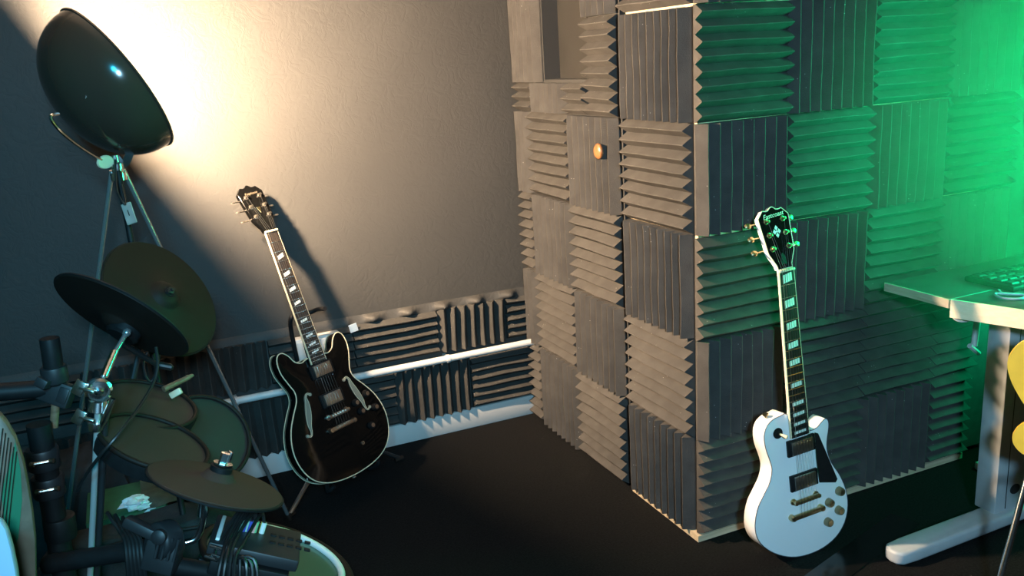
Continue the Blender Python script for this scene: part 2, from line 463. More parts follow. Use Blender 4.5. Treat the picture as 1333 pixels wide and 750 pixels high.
for r, c in enumerate('HVHV'): dtile(1.03, 1.14, zr[r], zr[r+1], c == 'V')
dtile(.405, .590, zr[4], zr[5], False)                # right of the window
dtile(.405, .590, zr[5], zr[6], True)
dtile(.592, .735, zr[4], wz0, False, tilt=.6)         # below the window
dtile(.737, .99, zr[4], wz0, True)
dtile(.992, 1.14, zr[4], wz0, False)
dtile(.924, 1.14, wz0, wz0+.31, True)                 # left of the window
dtile(.924, 1.14, wz0+.31, 2.0, True)
kc = PXP(779, 197, -.036)
dpart('door_knob', MB().lathe([(.0, .009), (.012, .0085), (.021, .006), (.0255, .001), (.024, -.004), (.010, -.006), (.009, -.03)], kc, (-1, 0, 0), 24), M['knob'], smooth=60)['label'] = 'round orange wooden knob'

# ------------------------------------------------------------------ guitars
def offset_in(poly, d):
    n = len(poly); out = []
    ar = sum(poly[i][0]*poly[(i+1) % n][1]-poly[(i+1) % n][0]*poly[i][1] for i in range(n))
    sg = 1 if ar > 0 else -1
    for i in range(n):
        a, b = V3((*poly[i-1], 0)), V3((*poly[(i+1) % n], 0))
        t = (b-a).normalized(); nn = V3((-t.y, t.x, 0))*sg
        out.append((poly[i][0]+nn.x*d, poly[i][1]+nn.y*d))
    return out
def seg_dist(p, poly):
    best = 9
    n = len(poly)
    for i in range(n):
        ax, ay = poly[i]; bx, by = poly[(i+1) % n]
        dx, dy = bx-ax, by-ay; L = dx*dx+dy*dy
        t = 0 if L == 0 else max(0, min(1, ((p[0]-ax)*dx+(p[1]-ay)*dy)/L))
        d = math.hypot(p[0]-ax-dx*t, p[1]-ay-dy*t)
        if d < best: best = d
    return best
def inside(p, poly):
    c = False; n = len(poly); j = n-1
    for i in range(n):
        xi, yi = poly[i]; xj, yj = poly[j]
        if (yi > p[1]) != (yj > p[1]) and p[0] < (xj-xi)*(p[1]-yi)/(yj-yi)+xi: c = not c
        j = i
    return c
def plate(mb, poly, arch, w, flip=False, step=.016):
    """triangulated face over an outline, arched upwards from its rim"""
    pts = [V2 for V2 in [tuple(p) for p in poly]]; n = len(pts)
    xs = [p[0] for p in pts]; ys = [p[1] for p in pts]
    extra = []
    x = min(xs)
    while x < max(xs):
        y = min(ys)
        while y < max(ys):
            if inside((x, y), pts) and seg_dist((x, y), pts) > step*.6: extra.append((x, y))
            y += step
        x += step
    allp = [Vector(p) for p in pts+extra]
    v, e, f, *_ = delaunay_2d_cdt(allp, [(i, (i+1) % n) for i in range(n)], [], 1, 1e-6)
    vs = []
    for p in v:
        d = seg_dist((p.x, p.y), pts); k = 1-math.exp(-(d/.045)**1.3) if d > 1e-5 else 0
        vs.append((p.x, p.y, w+(arch*k)))
    mb.add(vs, [tuple(q) for q in f])
    return mb
def body_mesh(outline, thick, arch):
    mb = MB()
    e1 = offset_in(outline, .0015)
    plate(mb, e1, arch, .0)
    b1 = offset_in(outline, .003)
    n = len(outline)
    rings = [(e1, 0), (outline, -.002), (outline, -thick+.004), (b1, -thick)]
    vs = []; fs = []
    for poly, w in rings: vs += [(u, v, w) for u, v in poly]
    for r in range(3):
        for i in range(n):
            j = (i+1) % n; fs.append((r*n+i, r*n+j, (r+1)*n+j, (r+1)*n+i))
    fs.append(tuple(3*n+i for i in range(n)))
    mb.add(vs, fs)
    return mb
def text_mb(txt, size, Mx, shear=.3, depth=.0004):
    cu = bpy.data.curves.new('txt', 'FONT'); cu.body = txt; cu.size = size; cu.shear = shear; cu.align_x = 'CENTER'; cu.extrude = depth; cu.resolution_u = 3
    o = bpy.data.objects.new('txt', cu); COL.objects.link(o)
    dg = bpy.context.evaluated_depsgraph_get(); me = o.evaluated_get(dg).to_mesh()
    mb = MB().add([v.co.copy() for v in me.vertices], [tuple(p.vertices) for p in me.polygons], Mx)
    o.evaluated_get(dg).to_mesh_clear(); bpy.data.objects.remove(o); bpy.data.curves.remove(cu)
    return mb
def spath(pts, n=4): return [(p.x, p.y) for p in smoothpath([(*p, 0) for p in pts], n, True)]

SL = .632      # scale length to the nut
def guitar(name, label, Mx, outline, thick, arch, body_m, side, blocks, inlay_frets, word, word_size, pick_v, knobs, knob_m, fb_m, binding_m, neck_m, hw_m, edge_r):
    g = Thing(name, (0, 0, 0), label, 'guitar', M=Mx)
    g.part('body', body_mesh(outline, thick, arch), body_m, smooth=40)
    g.part('binding', MB().tube([(u, v, -.0005) for u, v in outline], edge_r, 6, True), binding_m, smooth=60)
    if side: g.part('back_binding', MB().tube([(u, v, -thick+.003) for u, v in outline], edge_r*.8, 6, True), binding_m, smooth=60)
    fw = arch+.006                                        # top of the fingerboard
    # neck: half round, from the body joint to the headstock
    mb = MB(); vs = []; fs = []; K = 10; st = [(.17, .028, .030), (.225, .028, .028), (.26, .0265, .021), (.45, .0245, .019), (.60, .0218, .018), (.645, .0225, .018)]
    for v, hw, dp in st:
        for k in range(K+1):
            a = math.pi*k/K
            vs.append((-hw*math.cos(a), v, fw-.005-dp*math.sin(a)**.8))
    for i in range(len(st)-1):
        for k in range(K): fs.append((i*(K+1)+k, i*(K+1)+k+1, (i+1)*(K+1)+k+1, (i+1)*(K+1)+k))
        fs.append((i*(K+1)+K, i*(K+1), (i+1)*(K+1), (i+1)*(K+1)+K))
    fs.append(tuple(reversed(range(K+1)))); fs.append(tuple((len(st)-1)*(K+1)+k for k in range(K+1)))
    g.part('neck', mb.add(vs, fs), neck_m, smooth=50)
    vend = .180
    def hwid(v): return .0218+(.0285-.0218)*(SL-v)/(SL-vend)
    fbd = g.part('fingerboard', MB().prism([(-hwid(vend), vend), (hwid(vend), vend), (hwid(SL), SL), (-hwid(SL), SL)], fw-.006, fw), fb_m, smooth=0)
    mb = MB()
    for s in (-1, 1):
        mb.prism([(s*hwid(vend), vend), (s*(hwid(vend)+.0022), vend), (s*(hwid(SL)+.0022), SL), (s*hwid(SL), SL)], fw-.0065, fw+.0003)
    g.part('fingerboard_binding', mb, M['cream'], under=fbd, smooth=0)
    for n in range(1, 23):
        v = SL*2**(-n/12)
        if v > vend: g.part('fret', MB().box((0, v, fw+.0005), (2*hwid(v), .0022, .0016)), M['steel'], under=fbd, smooth=0)
    for n in inlay_frets:
        v0 = SL*2**(-n/12); v1 = SL*2**(-(n-1)/12); h = (v1-v0)*(.62 if blocks else .42); vm = (v0+v1)/2; w = hwid(vm)*(.66 if blocks else .5)
        sk = h*.12 if blocks else h*.28
        if v0 > vend-.004: g.part('inlay', MB().prism([(-w, vm-h/2-sk), (w, vm-h/2+sk), (w, vm+h/2+sk), (-w, vm+h/2-sk)], fw, fw+.0006), M['pearl'], under=fbd, smooth=0)
    g.part('nut', MB().box((0, SL+.003, fw), (.047, .006, .010)), M['cream'], bevel=.001)
    # headstock tilted back, local frame (u, h, w)
    H = Matrix.Translation((0, SL+.006, fw-.004)) @ Matrix.Rotation(math.radians(-13), 4, 'X')
    half = [(.022, 0), (.0235, .012), (.030, .026), (.0395, .046), (.041, .055), (.0475, .138), (.0475, .146), (.040, .154), (.030, .165), (.020, .163), (.012, .164), (.004, .171), (0, .172)]
    if side is None: half = [(u, v*.95) for u, v in half]
    hol = half+[(-u, v) for u, v in reversed(half[:-1])]
    hs = g.part('headstock', MB().prism(hol, -.016, -.001, H), body_m if side is None else M['black_lacquer'], bevel=.0008, segs=1)
    g.part('headstock_face', MB().prism(offset_in(hol, .0018), -.001, .0006, H), M['black_lacquer'], under=hs, smooth=0)
    if side is None:
        g.part('headstock_binding', MB().tube([H @ V3((u, v, 0)) for u, v in hol], .0011, 6, True), M['cream'], under=hs)
    g.part('lettering', text_mb(word, word_size, H @ Matrix.Translation((0, .136, .0007)) @ Matrix.Rotation(math.radians(4), 4, 'Z')), M['gold_text' if side is None else 'dim_text'], under=hs, smooth=0)
    if side is None:    # split diamond of small pearl lozenges
        for a, b, q in ((0, 1, 1), (0, -1, 1), (1, 0, 1), (-1, 0, 1), (0, 0, .6)):
            c = V3((a*.0072, .098+b*.0095, .0007)); r1, r2 = .0052*q, .0070*q
            g.part('diamond_inlay', MB().prism([(c.x, c.y-r2), (c.x+r1, c.y), (c.x, c.y+r2), (c.x-r1, c.y)], .0006, .0011, H), M['pearl'], under=hs, smooth=0)
    g.part('truss_rod_cover', MB().prism([(-.009, .012), (.009, .012), (.006, .035), (0, .042), (-.006, .035)] if side is None else [(-.008, .088), (0, .066), (.008, .088)], .0006, .0022, H), M['black_plastic'] if side is None else M['brass'], under=hs, bevel=.0004, segs=1)
    posts = []
    for s in (-1, 1):
        for h in (.056, .092, .128):
            c = H @ V3((s*.026, h, 0)); nz = (H.to_3x3() @ V3((0, 0, 1))).normalized(); ux = V3((s, 0, 0))
            tu = g.part('tuner', MB().lathe([(.0075, 0), (.0075, .0015), (.0052, .002), (.004, .004), (.0034, .009), (.0042, .0125), (0, .013)], c, nz, 14), hw_m, under=hs, smooth=40)
            bm_ = MB().rod(c-nz*.020+ux*.014, c-nz*.020+ux*.034, .0022, 8)
            bc = c-nz*.020+ux*.041
            kk = .7 if side else 1
            bm_.lathe([(.0, -.0035*kk), (.006*kk, -.003*kk), (.0085*kk, 0), (.006*kk, .003*kk), (0, .0035*kk)], bc, nz*.5+V3((0, 1, 0)) if side else nz*.6+V3((0, 1, 0))*.3, 14, sx=1.25)
            bm_.lathe([(.006, -.006), (.008, -.004), (.008, .004), (.006, .006)], c-nz*.020, nz, 12)
            g.part('tuner_button', bm_, hw_m, under=hs, smooth=40)
            posts.append((s, h, c+nz*.008))
    # pickups
    for pv in pick_v:
        ring = g.part('pickup_ring', MB().box((.002, pv, arch*.9+.002), (.091, .046, .009)), M['black_plastic'], bevel=.002)
        g.part('pickup_cover', MB().box((.002, pv, arch*.9+.008), (.070, .038, .008)), M['nickel'], under=ring, bevel=.002)
        for k in range(6): g.part('pole_piece', MB().lathe([(.0024, 0), (.0024, .0008), (0, .001)], (-.024+.0102*k+.002, pv+(.010 if pv > .1 else -.010), arch*.9+.012), (0, 0, 1), 8), M['brass'], under=ring)
    # bridge and tailpiece
    br = g.part('bridge', MB().box((0, 0, arch+.012), (.082, .013, .009)), hw_m, bevel=.003)
    for s in (-1, 1): g.part('bridge_post', MB().lathe([(.009, 0), (.009, .004), (.004, .005), (.004, .016), (.006, .018), (0, .020)], (s*.038, 0, arch-.001), (0, 0, 1), 14), hw_m, under=br)
    for k in range(6): g.part('saddle', MB().box((-.026+.0104*k, 0, arch+.0175), (.006, .008, .003)), hw_m, under=br)
    tl = g.part('tailpiece', MB().box((0, -.042, arch+.010), (.100, .015, .010)), hw_m, bevel=.004)
    for s in (-1, 1): g.part('stud', MB().lathe([(.009, 0), (.009, .014), (.007, .018), (0, .019)], (s*.049, -.042, arch-.002), (0, 0, 1), 14), hw_m, under=tl)
    # strings
    for k in range(6):
        u0 = -.026+.0104*k; u1 = -.0175+.007*k
        s, h, pc = posts[k if k < 3 else 8-k]
        rr = .0007-.00007*k
        g.part('string', MB().tube([(u0, -.042, arch+.016), (u0, 0, arch+.0195), (u1, SL+.003, fw+.0058), tuple(pc)], rr, 5), M['steel'])
    for u, v, kind in knobs:
        if kind == 'k':
            kb = g.part('knob', MB().lathe([(.0125, 0), (.0125, .003), (.0115, .012), (.0105, .015), (.004, .0155), (0, .015)], (u, v, arch*.7), (0, 0, 1), 20), knob_m, smooth=40)
            g.part('knob_top', MB().lathe([(.007, 0), (.007, .0006), (0, .0008)], (u, v, arch*.7+.0155), (0, 0, 1), 16), hw_m, under=kb)
        elif kind == 'sw':
            sw = g.part('switch_washer', MB().lathe([(.015, 0), (.015, .0015), (.006, .002), (.0055, .008), (0, .008)], (u, v, arch*.6), (0, 0, 1), 18), M['black_plastic'])
            g.part('switch_tip', MB().tube([(u, v, arch*.6+.006), (u+.006, v-.004, arch*.6+.018), (u+.009, v-.006, arch*.6+.026)], [.002, .004, .0045], 10), M['cream'], under=sw)
        else:
            g.part('output_jack', MB().lathe([(.009, 0), (.009, .002), (.006, .003), (.006, .006), (.003, .006), (.003, .002)], (u, v, arch*.5), (0, 0, 1), 16), M['chrome'])
    vb = min(p[1] for p in outline)
    g.part('strap_button', MB().lathe([(.004, 0), (.004, .006), (.0075, .008), (.0075, .012), (0, .013)], (0, vb, -thick/2), (0, -1, 0), 12), hw_m)
    return g, fw
def pose(x):
    r = V3(x[3:6]); Rm = Matrix.Rotation(r.length, 4, r.normalized())
    return Matrix.Translation(x[:3]) @ Rm @ Matrix.Scale(x[6], 4)
POSE_B = (-0.8859, 0.8195, 0.3137, 1.1965, 0.2834, 0.4312, 1.0218)
POSE_W = (0.2110, -0.2020, 0.1790, 1.4807, -0.0521, 0.0265, 1.0480)
hb = [(.03, .203), (.055, .197), (.078, .208), (.092, .232), (.110, .248), (.129, .246), (.141, .222), (.140, .185), (.127, .147), (.1165, .117), (.122, .088), (.147, .055), (.176, .012), (.193, -.035), (.196, -.08), (.184, -.128), (.158, -.166), (.118, -.191), (.07, -.204), (.02, -.209)]
outB = spath(hb+[(-u, v) for u, v in reversed(hb)], 3)
Bg, fwB = guitar('electric_guitar', 'black semi-hollow electric guitar with cream binding leaning on a stand at the back wall', pose(POSE_B), outB, .046, .010, M['black_lacquer'], True, False,
                 (3, 5, 7, 9, 12, 15, 17, 19), 'Epiphone', .0135, (.154, .054),
                 [(.135, .021, 'k'), (.094, -.027, 'k'), (.153, -.034, 'k'), (.112, -.085, 'k'), (.083, .007, 'k'), (.057, -.126, 'j')], M['black_plastic'], M['rosewood'], M['cream'], M['black_lacquer'], M['nickel'], .0021)
def fhole(s):
    cl = smoothpath([(-.072, .093, 0), (-.083, .099, 0), (-.092, .088, 0), (-.094, .070, 0), (-.103, .036, 0), (-.113, .004, 0), (-.115, -.018, 0), (-.122, -.031, 0), (-.134, -.026, 0)], 5)
    n = len(cl); L = []; R = []
    for i, p in enumerate(cl):
        t = (cl[min(i+1, n-1)]-cl[max(i-1, 0)]).normalized(); q = V3((-t.y, t.x, 0))
        f = i/(n-1); w = .0022+.0075*math.exp(-((f-.5)/.17)**2)
        if i == 0 or i == n-1: w = .001
        L.append(p+q*w); R.append(p-q*w)
    poly = [(s*p.x, p.y) for p in L+list(reversed(R))]
    return poly, [(s*cl[0].x, cl[0].y), (s*cl[-1].x, cl[-1].y)]
fh_in = mat('f_hole_inner', (.22, .2, .15), .7)
for s in (1, -1):
    poly, eyes = fhole(s)
    f = Bg.part('f_hole', MB().prism(poly, .003, .0107), fh_in, smooth=0, label='cream edged f-hole')
    for ex, ey in eyes: Bg.part('f_hole_eye', MB().lathe([(.0055, .003), (.0055, .0109), (0, .0109)], (ex, ey, 0), (0, 0, 1), 14), fh_in, under=f)
    Bg.part('f_hole_binding', MB().tube([(u, v, .0107) for u, v in poly], .0007, 5, True), M['cream'], under=f)
ow = [(-.026, .245), (-.050, .247), (-.076, .243), (-.097, .229), (-.107, .205), (-.106, .172), (-.097, .138), (-.092, .108), (-.102, .075), (-.124, .046), (-.146, .017), (-.160, -.020), (-.162, -.055), (-.150, -.088), (-.121, -.121), (-.082, -.148), (-.041, -.165), (.004, -.172), (.054, -.169), (.101, -.152), (.135, -.119), (.151, -.072), (.148, -.022), (.130, .027), (.107, .067), (.095, .104), (.096, .136), (.105, .170), (.106, .191), (.097, .200), (.083, .194), (.066, .183), (.047, .180), (.033, .190)]
dark_line = mat('dark_edge_line', (.05, .055, .07), .4)
Wg, fwW = guitar('electric_guitar', 'white single-cutaway electric guitar leaning upright against the foam booth', pose(POSE_W), spath(ow, 3), .052, .006, M['white_lacquer'], None, True,
                 (1, 3, 5, 7, 9, 12, 15, 17, 19, 21), 'Eastcoast', .0175, (.152, .052),
                 [(.119, -.016, 'k'), (.080, -.038, 'k'), (.112, -.071, 'k'), (.071, -.093, 'k'), (-.066, .204, 'sw')], M['knob_gold'], M['ebony'], dark_line, M['white_lacquer'], M['brass'], .0011)
Wg.part('pickguard', MB().prism([(.047, .178), (.058, .172), (.075, .125), (.111, .024), (.104, .016), (.050, .032), (.046, .1)], .0115, .0135), M['black_plastic'], bevel=.0006, segs=1)
Wg.part('strap_button', MB().lathe([(.004, 0), (.004, .005), (.008, .007), (.008, .011), (0, .012)], (-.078, .244, -.024), (-.1, 1, 0), 12), M['brass'])

# stand under the black guitar
gs = Thing('guitar_stand', (-.86, .93, 0), 'black tubular guitar stand holding the black guitar by its neck and body', 'stand')
hub = V3((-.872, .965, .20))
pole_top = P(391, 421, 1.03)
gs.part('pole', MB().tube([hub, hub.lerp(pole_top, .5)+V3((0, .012, 0)), pole_top], .010, 12), M['black_plastic'])
gs.part('hub', MB().rod(hub-V3((0, 0, .05)), hub+V3((0, 0, .05)), .019, 16), M['black_plastic'])
yl, yr = P(379, 414, 1.0), P(423, 402, .985)
gs.part('neck_yoke', MB().tube(smoothpath([P(387, 470, 1.05), P(379, 430, 1.03), yl, P(388, 405, 1.03), P(402, 407, 1.045), P(413, 403, 1.03), yr], 5), .0078, 12), M['black_plastic'])
f1, f2 = PZ(377, 675), PZ(522, 600)
for ft in (f1, f2, V3((-.80, 1.10, 0))):
    ft = V3((ft.x, ft.y, .009))
    lg = gs.part('leg', MB().tube([hub-V3((0, 0, .03)), hub.lerp(ft, .12)-V3((0, 0, .02)), ft], .0075, 10), M['nickel'] if ft.x < -1 else M['dark_metal'])
    d = (ft-hub).normalized(); e = V3((ft.x, ft.y, .010))
    gs.part('rubber_foot', MB().rod(e-V3((d.x, d.y, 0))*.03, e+V3((d.x, d.y, 0))*.012, .0098, 10), M['rubber'], under=lg)
Bm = pose(POSE_B)
for s in (-1, 1):
    a = Bm @ V3((s*.085, -.214, -.062)); b = Bm @ V3((s*.085, -.216, .004)); c = Bm @ V3((s*.085, -.203, .016))
    if s < 0: b = Bm @ V3((s*.085, -.216, -.02)); c = b
    ar = gs.part('body_arm', MB().tube(smoothpath([hub, a, b] + ([c] if s > 0 else []), 4), .0072, 10), M['black_plastic'])

# ------------------------------------------------------------------ tripod lamp
LY = .55
apex = P(153, 222, LY)
L = Thing('tripod_floor_lamp', (apex.x, apex.y, 0), 'tripod floor lamp with a large black dome shade and chrome legs', 'lamp')
rf = PZ(377, 677); dv = V3((rf.x-apex.x, rf.y-apex.y, 0))
for k in range(3):
    dd = Matrix.Rotation(k*2*math.pi/3, 3, 'Z') @ dv
    ft = V3((apex.x+dd.x, apex.y+dd.y, .006)); top = apex+dd*.04
    lg = L.part('leg', MB().rod(top, ft, .0065 if k != 2 else .008, 12), M['satin_steel'] if k != 2 else M['black_plastic'])
    L.part('leg_cap', MB().lathe([(.009, -.006), (.009, .015), (.006, .02)], ft, top-ft, 12), M['rubber'], under=lg)
L.part('hub', MB().lathe([(.012, -.028), (.02, -.025), (.02, -.006), (.014, -.004), (.014, .004), (.018, .006), (.018, .018), (.009, .022), (.009, .04)], apex, (0, 0, 1), 18), M['chrome'], smooth=40)
rc = P(151, 105, LY+.05)                                  # centre of the shade's opening
a1 = (RGT*.553-UPV*.834); d_ = (rc-CAM).normalized()
d_ = d_; e2 = (RGT*.834+UPV*.553)
e2 = (e2-d_*e2.dot(d_)).normalized()
axis = (e2*.97+d_*.235).normalized()
RD = 101/pxm(rc); DD = 82/pxm(rc)
prof = []; prof_in = []
for i in range(19):
    t_ = math.pi/2*i/18
    prof.append((RD*math.sin(t_)**.92 if i else 0, -DD*math.cos(t_)))
prof += [(RD+.004, .002), (RD+.004, .006), (RD-.002, .006)]
prof_in = [(max(0, r-.004), h+.006 if h < -.01 else h) for r, h in prof[:19]][::-1]
shade = L.part('lamp_shade', MB().lathe(prof, rc, axis, 64, a=a1, caps=False), M['black_enamel'], smooth=50)
L.part('shade_lining', MB().lathe(prof_in, rc, axis, 64, a=a1, caps=False), M['silver_lining'], under=shade, smooth=60)
L.part('bulb', MB().lathe([(0, .037)]+[(.036*math.sin(math.pi*k/12), .036*math.cos(math.pi*k/12)) for k in range(1, 11)]+[(.016, -.045), (.016, -.05)], rc-axis*.026, axis, 24), M['bulb'], under=shade, smooth=60)
L.part('socket', MB().lathe([(.019, -.13), (.019, -.06), (.017, -.05)], rc-axis*.024, axis, 18), M['black_plastic'], under=shade)
# yoke: flat strip bow under the shade
yb = apex+V3((0, 0, .035))
path = smoothpath([P(76, 148, LY-.13), P(66, 153, LY-.15), P(80, 172, LY-.13), P(110, 195, LY-.07), P(140, 211, LY-.01), yb], 6)
L.part('yoke_arm', MB().tube(path, .0045, 8), M['chrome'])
mb = MB(); pa = smoothpath([yb, P(160, 214, LY+.0), P(167, 205, LY+.01), P(171, 192, LY+.02), P(174, 180, LY+.03)], 6)
vs = []; fs = []
for i, p in enumerate(pa):
    t_ = (pa[min(i+1, len(pa)-1)]-pa[max(i-1, 0)]).normalized(); sd = t_.cross(d_).normalized(); nn = t_.cross(sd)
    vs += [p+sd*.010+nn*.0015, p-sd*.010+nn*.0015, p-sd*.010-nn*.0015, p+sd*.010-nn*.0015]
for i in range(len(pa)-1):
    for k in range(4): fs.append((i*4+k, i*4+(k+1) % 4, (i+1)*4+(k+1) % 4, (i+1)*4+k))
fs += [(3, 2, 1, 0), tuple(len(vs)-4+k for k in range(4))]
L.part('yoke_strap', mb.add(vs, fs), M['dark_metal'])
L.part('yoke_disc', MB().lathe([(.0, .004), (.016, .004), (.018, 0), (.016, -.004), (0, -.004)], P(137, 211, LY-.02), -d_+RGT*.9-UPV*.2, 18, sx=1.3), M['cream'])  # disc coloured cream to stand for the warm lamp light on it
# power tag and its cord
cordp = smoothpath([yb, P(151, 240, LY-.07), P(154, 254, LY-.12), P(163, 266, LY-.14), P(158, 240, LY-.07)], 6)
L.part('power_cord', MB().tube(cordp, .0028, 8), M['grey_plastic'])
tgc = P(168, 278, LY-.14)
Rt = Matrix((RGT*.95+UPV*.32, UPV*.95-RGT*.32, -FWD)).transposed()
tg = L.part('cord_tag', MB().box(tgc, (.026, .054, .004), Rt), M['tag_grey'], bevel=.0015, segs=1)
Mt = Rt.to_4x4(); Mt.translation = tgc+Rt @ V3((0, -.006, .0024))
L.part('tag_mark', text_mb('1', .022, Mt, 0), M['black_plastic'], under=tg, smooth=0)

# ------------------------------------------------------------------ electronic drum kit
def cyl_pt(c, n, r): return c
def cymbal(name, label, px, py, Y, semi, ang, ratio, sign, bell_h=.014, top_m='rubber', hw=True, group='electronic cymbal pads'):
    c = P(px, py, Y); r = semi/pxm(c); e1, n = disc_frame(c, ang, ratio, sign)
    t = Thing(name, c, label, 'cymbal', group)
    prof = [(0, -.004), (r*.3, -.006), (r*.93, -.0125), (r*.99, -.013), (r, -.009), (r*.985, -.005), (r*.93, -.004), (r*.60, .001), (r*.27, .006), (r*.24, .009), (r*.2, .009+bell_h*.6), (r*.12, .009+bell_h), (0, .010+bell_h)]
    b = t.part('pad_surface', MB().lathe(prof, c, n, 56, a=e1), M[top_m], smooth=30)
    t.part('rim_edge', MB().tube([c+(e1*math.cos(q*math.pi/28)+n.cross(e1)*math.sin(q*math.pi/28))*(r*.995)-n*.0095 for q in range(56)], .0032, 6, True), M['black_plastic'])
    return t, c, r, n, e1, b
# big crash pad behind
t, c, r, n, e1, b = cymbal('cymbal_pad', 'large round black cymbal pad tilted towards the viewer, in front of the tripod lamp', 213, 386, .30, 84, 50, .66, 1)
t.part('bell', MB().lathe([(r*.25, 0), (r*.2, .008), (r*.12, .012), (0, .012)], c+n*.006, n, 28), M['rubber'], smooth=60)
t.part('felt', MB().lathe([(.015, 0), (.015, .008), (0, .008)], c+n*.017, n, 18), M['black_plastic'])
t.part('wing_nut', MB().lathe([(.009, 0), (.009, .006), (.004, .007), (.004, .012), (0, .012)], c+n*.025, n, 12).box(c+n*.029, (.028, .006, .008), frame(n)), M['dark_metal'])
cb1 = c-n*.012
t.part('boom_arm', MB().tube([cb1+n*.01, cb1-n*.05, P(172, 500, .26)], .007, 10), M['dark_metal'])
# left crash pad, seen from below
t, c, r, n, e1, b = cymbal('cymbal_pad', 'black cymbal pad seen edge-on from below, left of the big one', 156, 417, .06, 92, 31, .29, -1)
nn = n if n.z < 0 else -n       # underside faces us
t.part('trigger_box', MB().lathe([(.036, 0), (.036, .016), (.03, .022), (0, .022)], c+n*.010+e1*.02, n, 24), M['black_plastic'])
jt = P(165, 433, -.02)
t.part('boom_arm', MB().tube([c+n*.02+e1*.03, jt, P(143, 470, -.065), P(128, 506, -.115)], [.005, .0055, .005, .005], 12), M['satin_steel'])
t.part('arm_sleeve', MB().rod(P(149, 458, -.05), P(135, 491, -.095), .0085, 14), M['chrome'])
t.part('arm_joint', MB().lathe([(0, .010), (.007, .007), (.009, 0), (.007, -.007), (0, -.010)], jt, n, 16), M['satin_steel'], smooth=60)
t.part('lower_bracket', MB().rod(P(160, 449, .03), P(205, 475, .10), .006, 10).lathe([(.008, 0), (.008, .03), (.003, .035)], P(205, 475, .10), P(232, 480, .10)-P(205, 475, .10), 10), M['dark_metal'])
# front hi-hat pad
t, c, r, n, e1, b = cymbal('cymbal_pad', 'front cymbal pad lying almost flat with a chrome wing nut on top', 283, 626, -.27, 88, 14, .27, 1, top_m='pad_head')
t.part('felt', MB().lathe([(.022, 0), (.022, .018), (.017, .021), (0, .021)], c+n*.012, n, 24), M['black_plastic'])
t.part('washer', MB().lathe([(.019, 0), (.019, .003), (0, .003)], c+n*.034, n, 24), M['chrome'])
wn = t.part('wing_nut', MB().lathe([(.010, 0), (.010, .020), (.006, .022), (0, .022)], c+n*.037, n, 6), M['chrome'], smooth=0)
t.part('nut_wing', MB().box(c+n*.05+RGT*.008, (.018, .006, .022), frame(n)), M['chrome'], under=wn, bevel=.002)
d1, d2, d3, d4 = c-n*.012, P(265, 660, -.27), P(261, 690, -.27), P(240, 707, -.27)
t.part('support_rod', MB().tube([d1, d2]+smoothpath([d2, P(264, 676, -.27), d3, P(254, 702, -.27), d4], 5)[1:], .0065, 12), M['chrome'])
t.part('rod_collar', MB().rod(P(266, 650, -.27), P(264, 672, -.27), .0105, 14), M['chrome'])
# drum pads
def pad(label, px, py, Y, semi, ang, ratio, depth, head, extra=0):
    c = P(px, py, Y); r = semi/pxm(c); e1, n = disc_frame(c, ang, ratio, 1)
    t = Thing('drum_pad', c, label, 'drum pad', 'electronic drum pads')
    t.part('shell', MB().lathe([(0, -depth), (r*.8, -depth), (r*.97, -depth*.85), (r*1.0, -depth*.3), (r*1.0, 0), (r*.93, 0)], c, n, 48, a=e1), M['black_plastic'], smooth=35)
    t.part('rim', MB().tube([c+(e1*math.cos(q*math.pi/28)+n.cross(e1)*math.sin(q*math.pi/28))*(r*.96)+n*.004 for q in range(56)], r*.045, 8, True), M['rubber'], smooth=60)
    t.part('head', MB().lathe([(r*.93, -.004), (r*.93, .001), (0, .003)], c, n, 48, a=e1), M[head], smooth=60)
    t.part('mount_post', MB().rod(c-n*depth*.9, c-n*(depth+.02)-V3((0, 0, .01)), .011, 12), M['dark_metal'])
    return t, c, r, n, e1
pad('upper drum pad with a brown-grey head and thick black rim', 189, 528, .12, 66, 12, .45, .03, 'pad_head')
pad('middle drum pad overlapped by the front cymbal pad', 200, 577, -.07, 74, 19, .42, .035, 'pad_head')
pad('large dark round drum pad standing right of the two tilted pads', 266, 572, .25, 62, 40, .88, .05, 'dark_head')

# rack with posts, tubes and clamps
pb = P(118, 720, -.10)
rk = Thing('cymbal_stand', (pb.x, pb.y, 0), 'chrome cymbal stand with a round tilter, its post rising in front of the drum pads', 'stand')
tp_, bt_ = P(128, 520, -0.100), P(119, 712, -0.100)
dr = (bt_-tp_).normalized(); flo = tp_+dr*((0.0-tp_.z)/dr.z)
rk.part('post', MB().rod(tp_, flo, .0062, 16), M['bright_steel'], label='chrome post')
rk.part('post_sleeve', MB().rod(tp_+V3((.011, .010, -.02)), flo+V3((.011, .010, .0)), .007, 14), M['dark_metal'])
cl = P(128, 508, -0.115)
cf = (-d_+RGT*.15).normalized()
tl_ = rk.part('tilter_ring', MB().lathe([(.016, -.012), (.024, -.010), (.026, -.002), (.026, .006), (.021, .010), (.018, .006), (.011, .007), (.009, .013), (.004, .016), (0, .016)], cl, cf, 28), M['chrome'], smooth=30)
rk.part('tilter_neck', MB().lathe([(.020, -.02), (.016, .0), (.012, .02)], P(128, 522, -0.100), -dr, 16), M['chrome'], under=tl_)
rk.part('tilter_lever', MB().tube([P(120, 512, -0.100), P(111, 506, -0.100), P(106, 497, -0.100)], [.004, .005, .003], 8), M['chrome'], under=tl_)
rk.part('collar', MB().lathe([(.014, -.008), (.015, 0), (.014, .008)], P(124, 555, -0.105), -dr, 16), M['chrome'])
rk.part('key_rod', MB().tube([P(147, 519, -0.120), P(136, 546, -0.120), P(131, 556, -0.110)], [.006, .0075, .005], 12), M['chrome'])
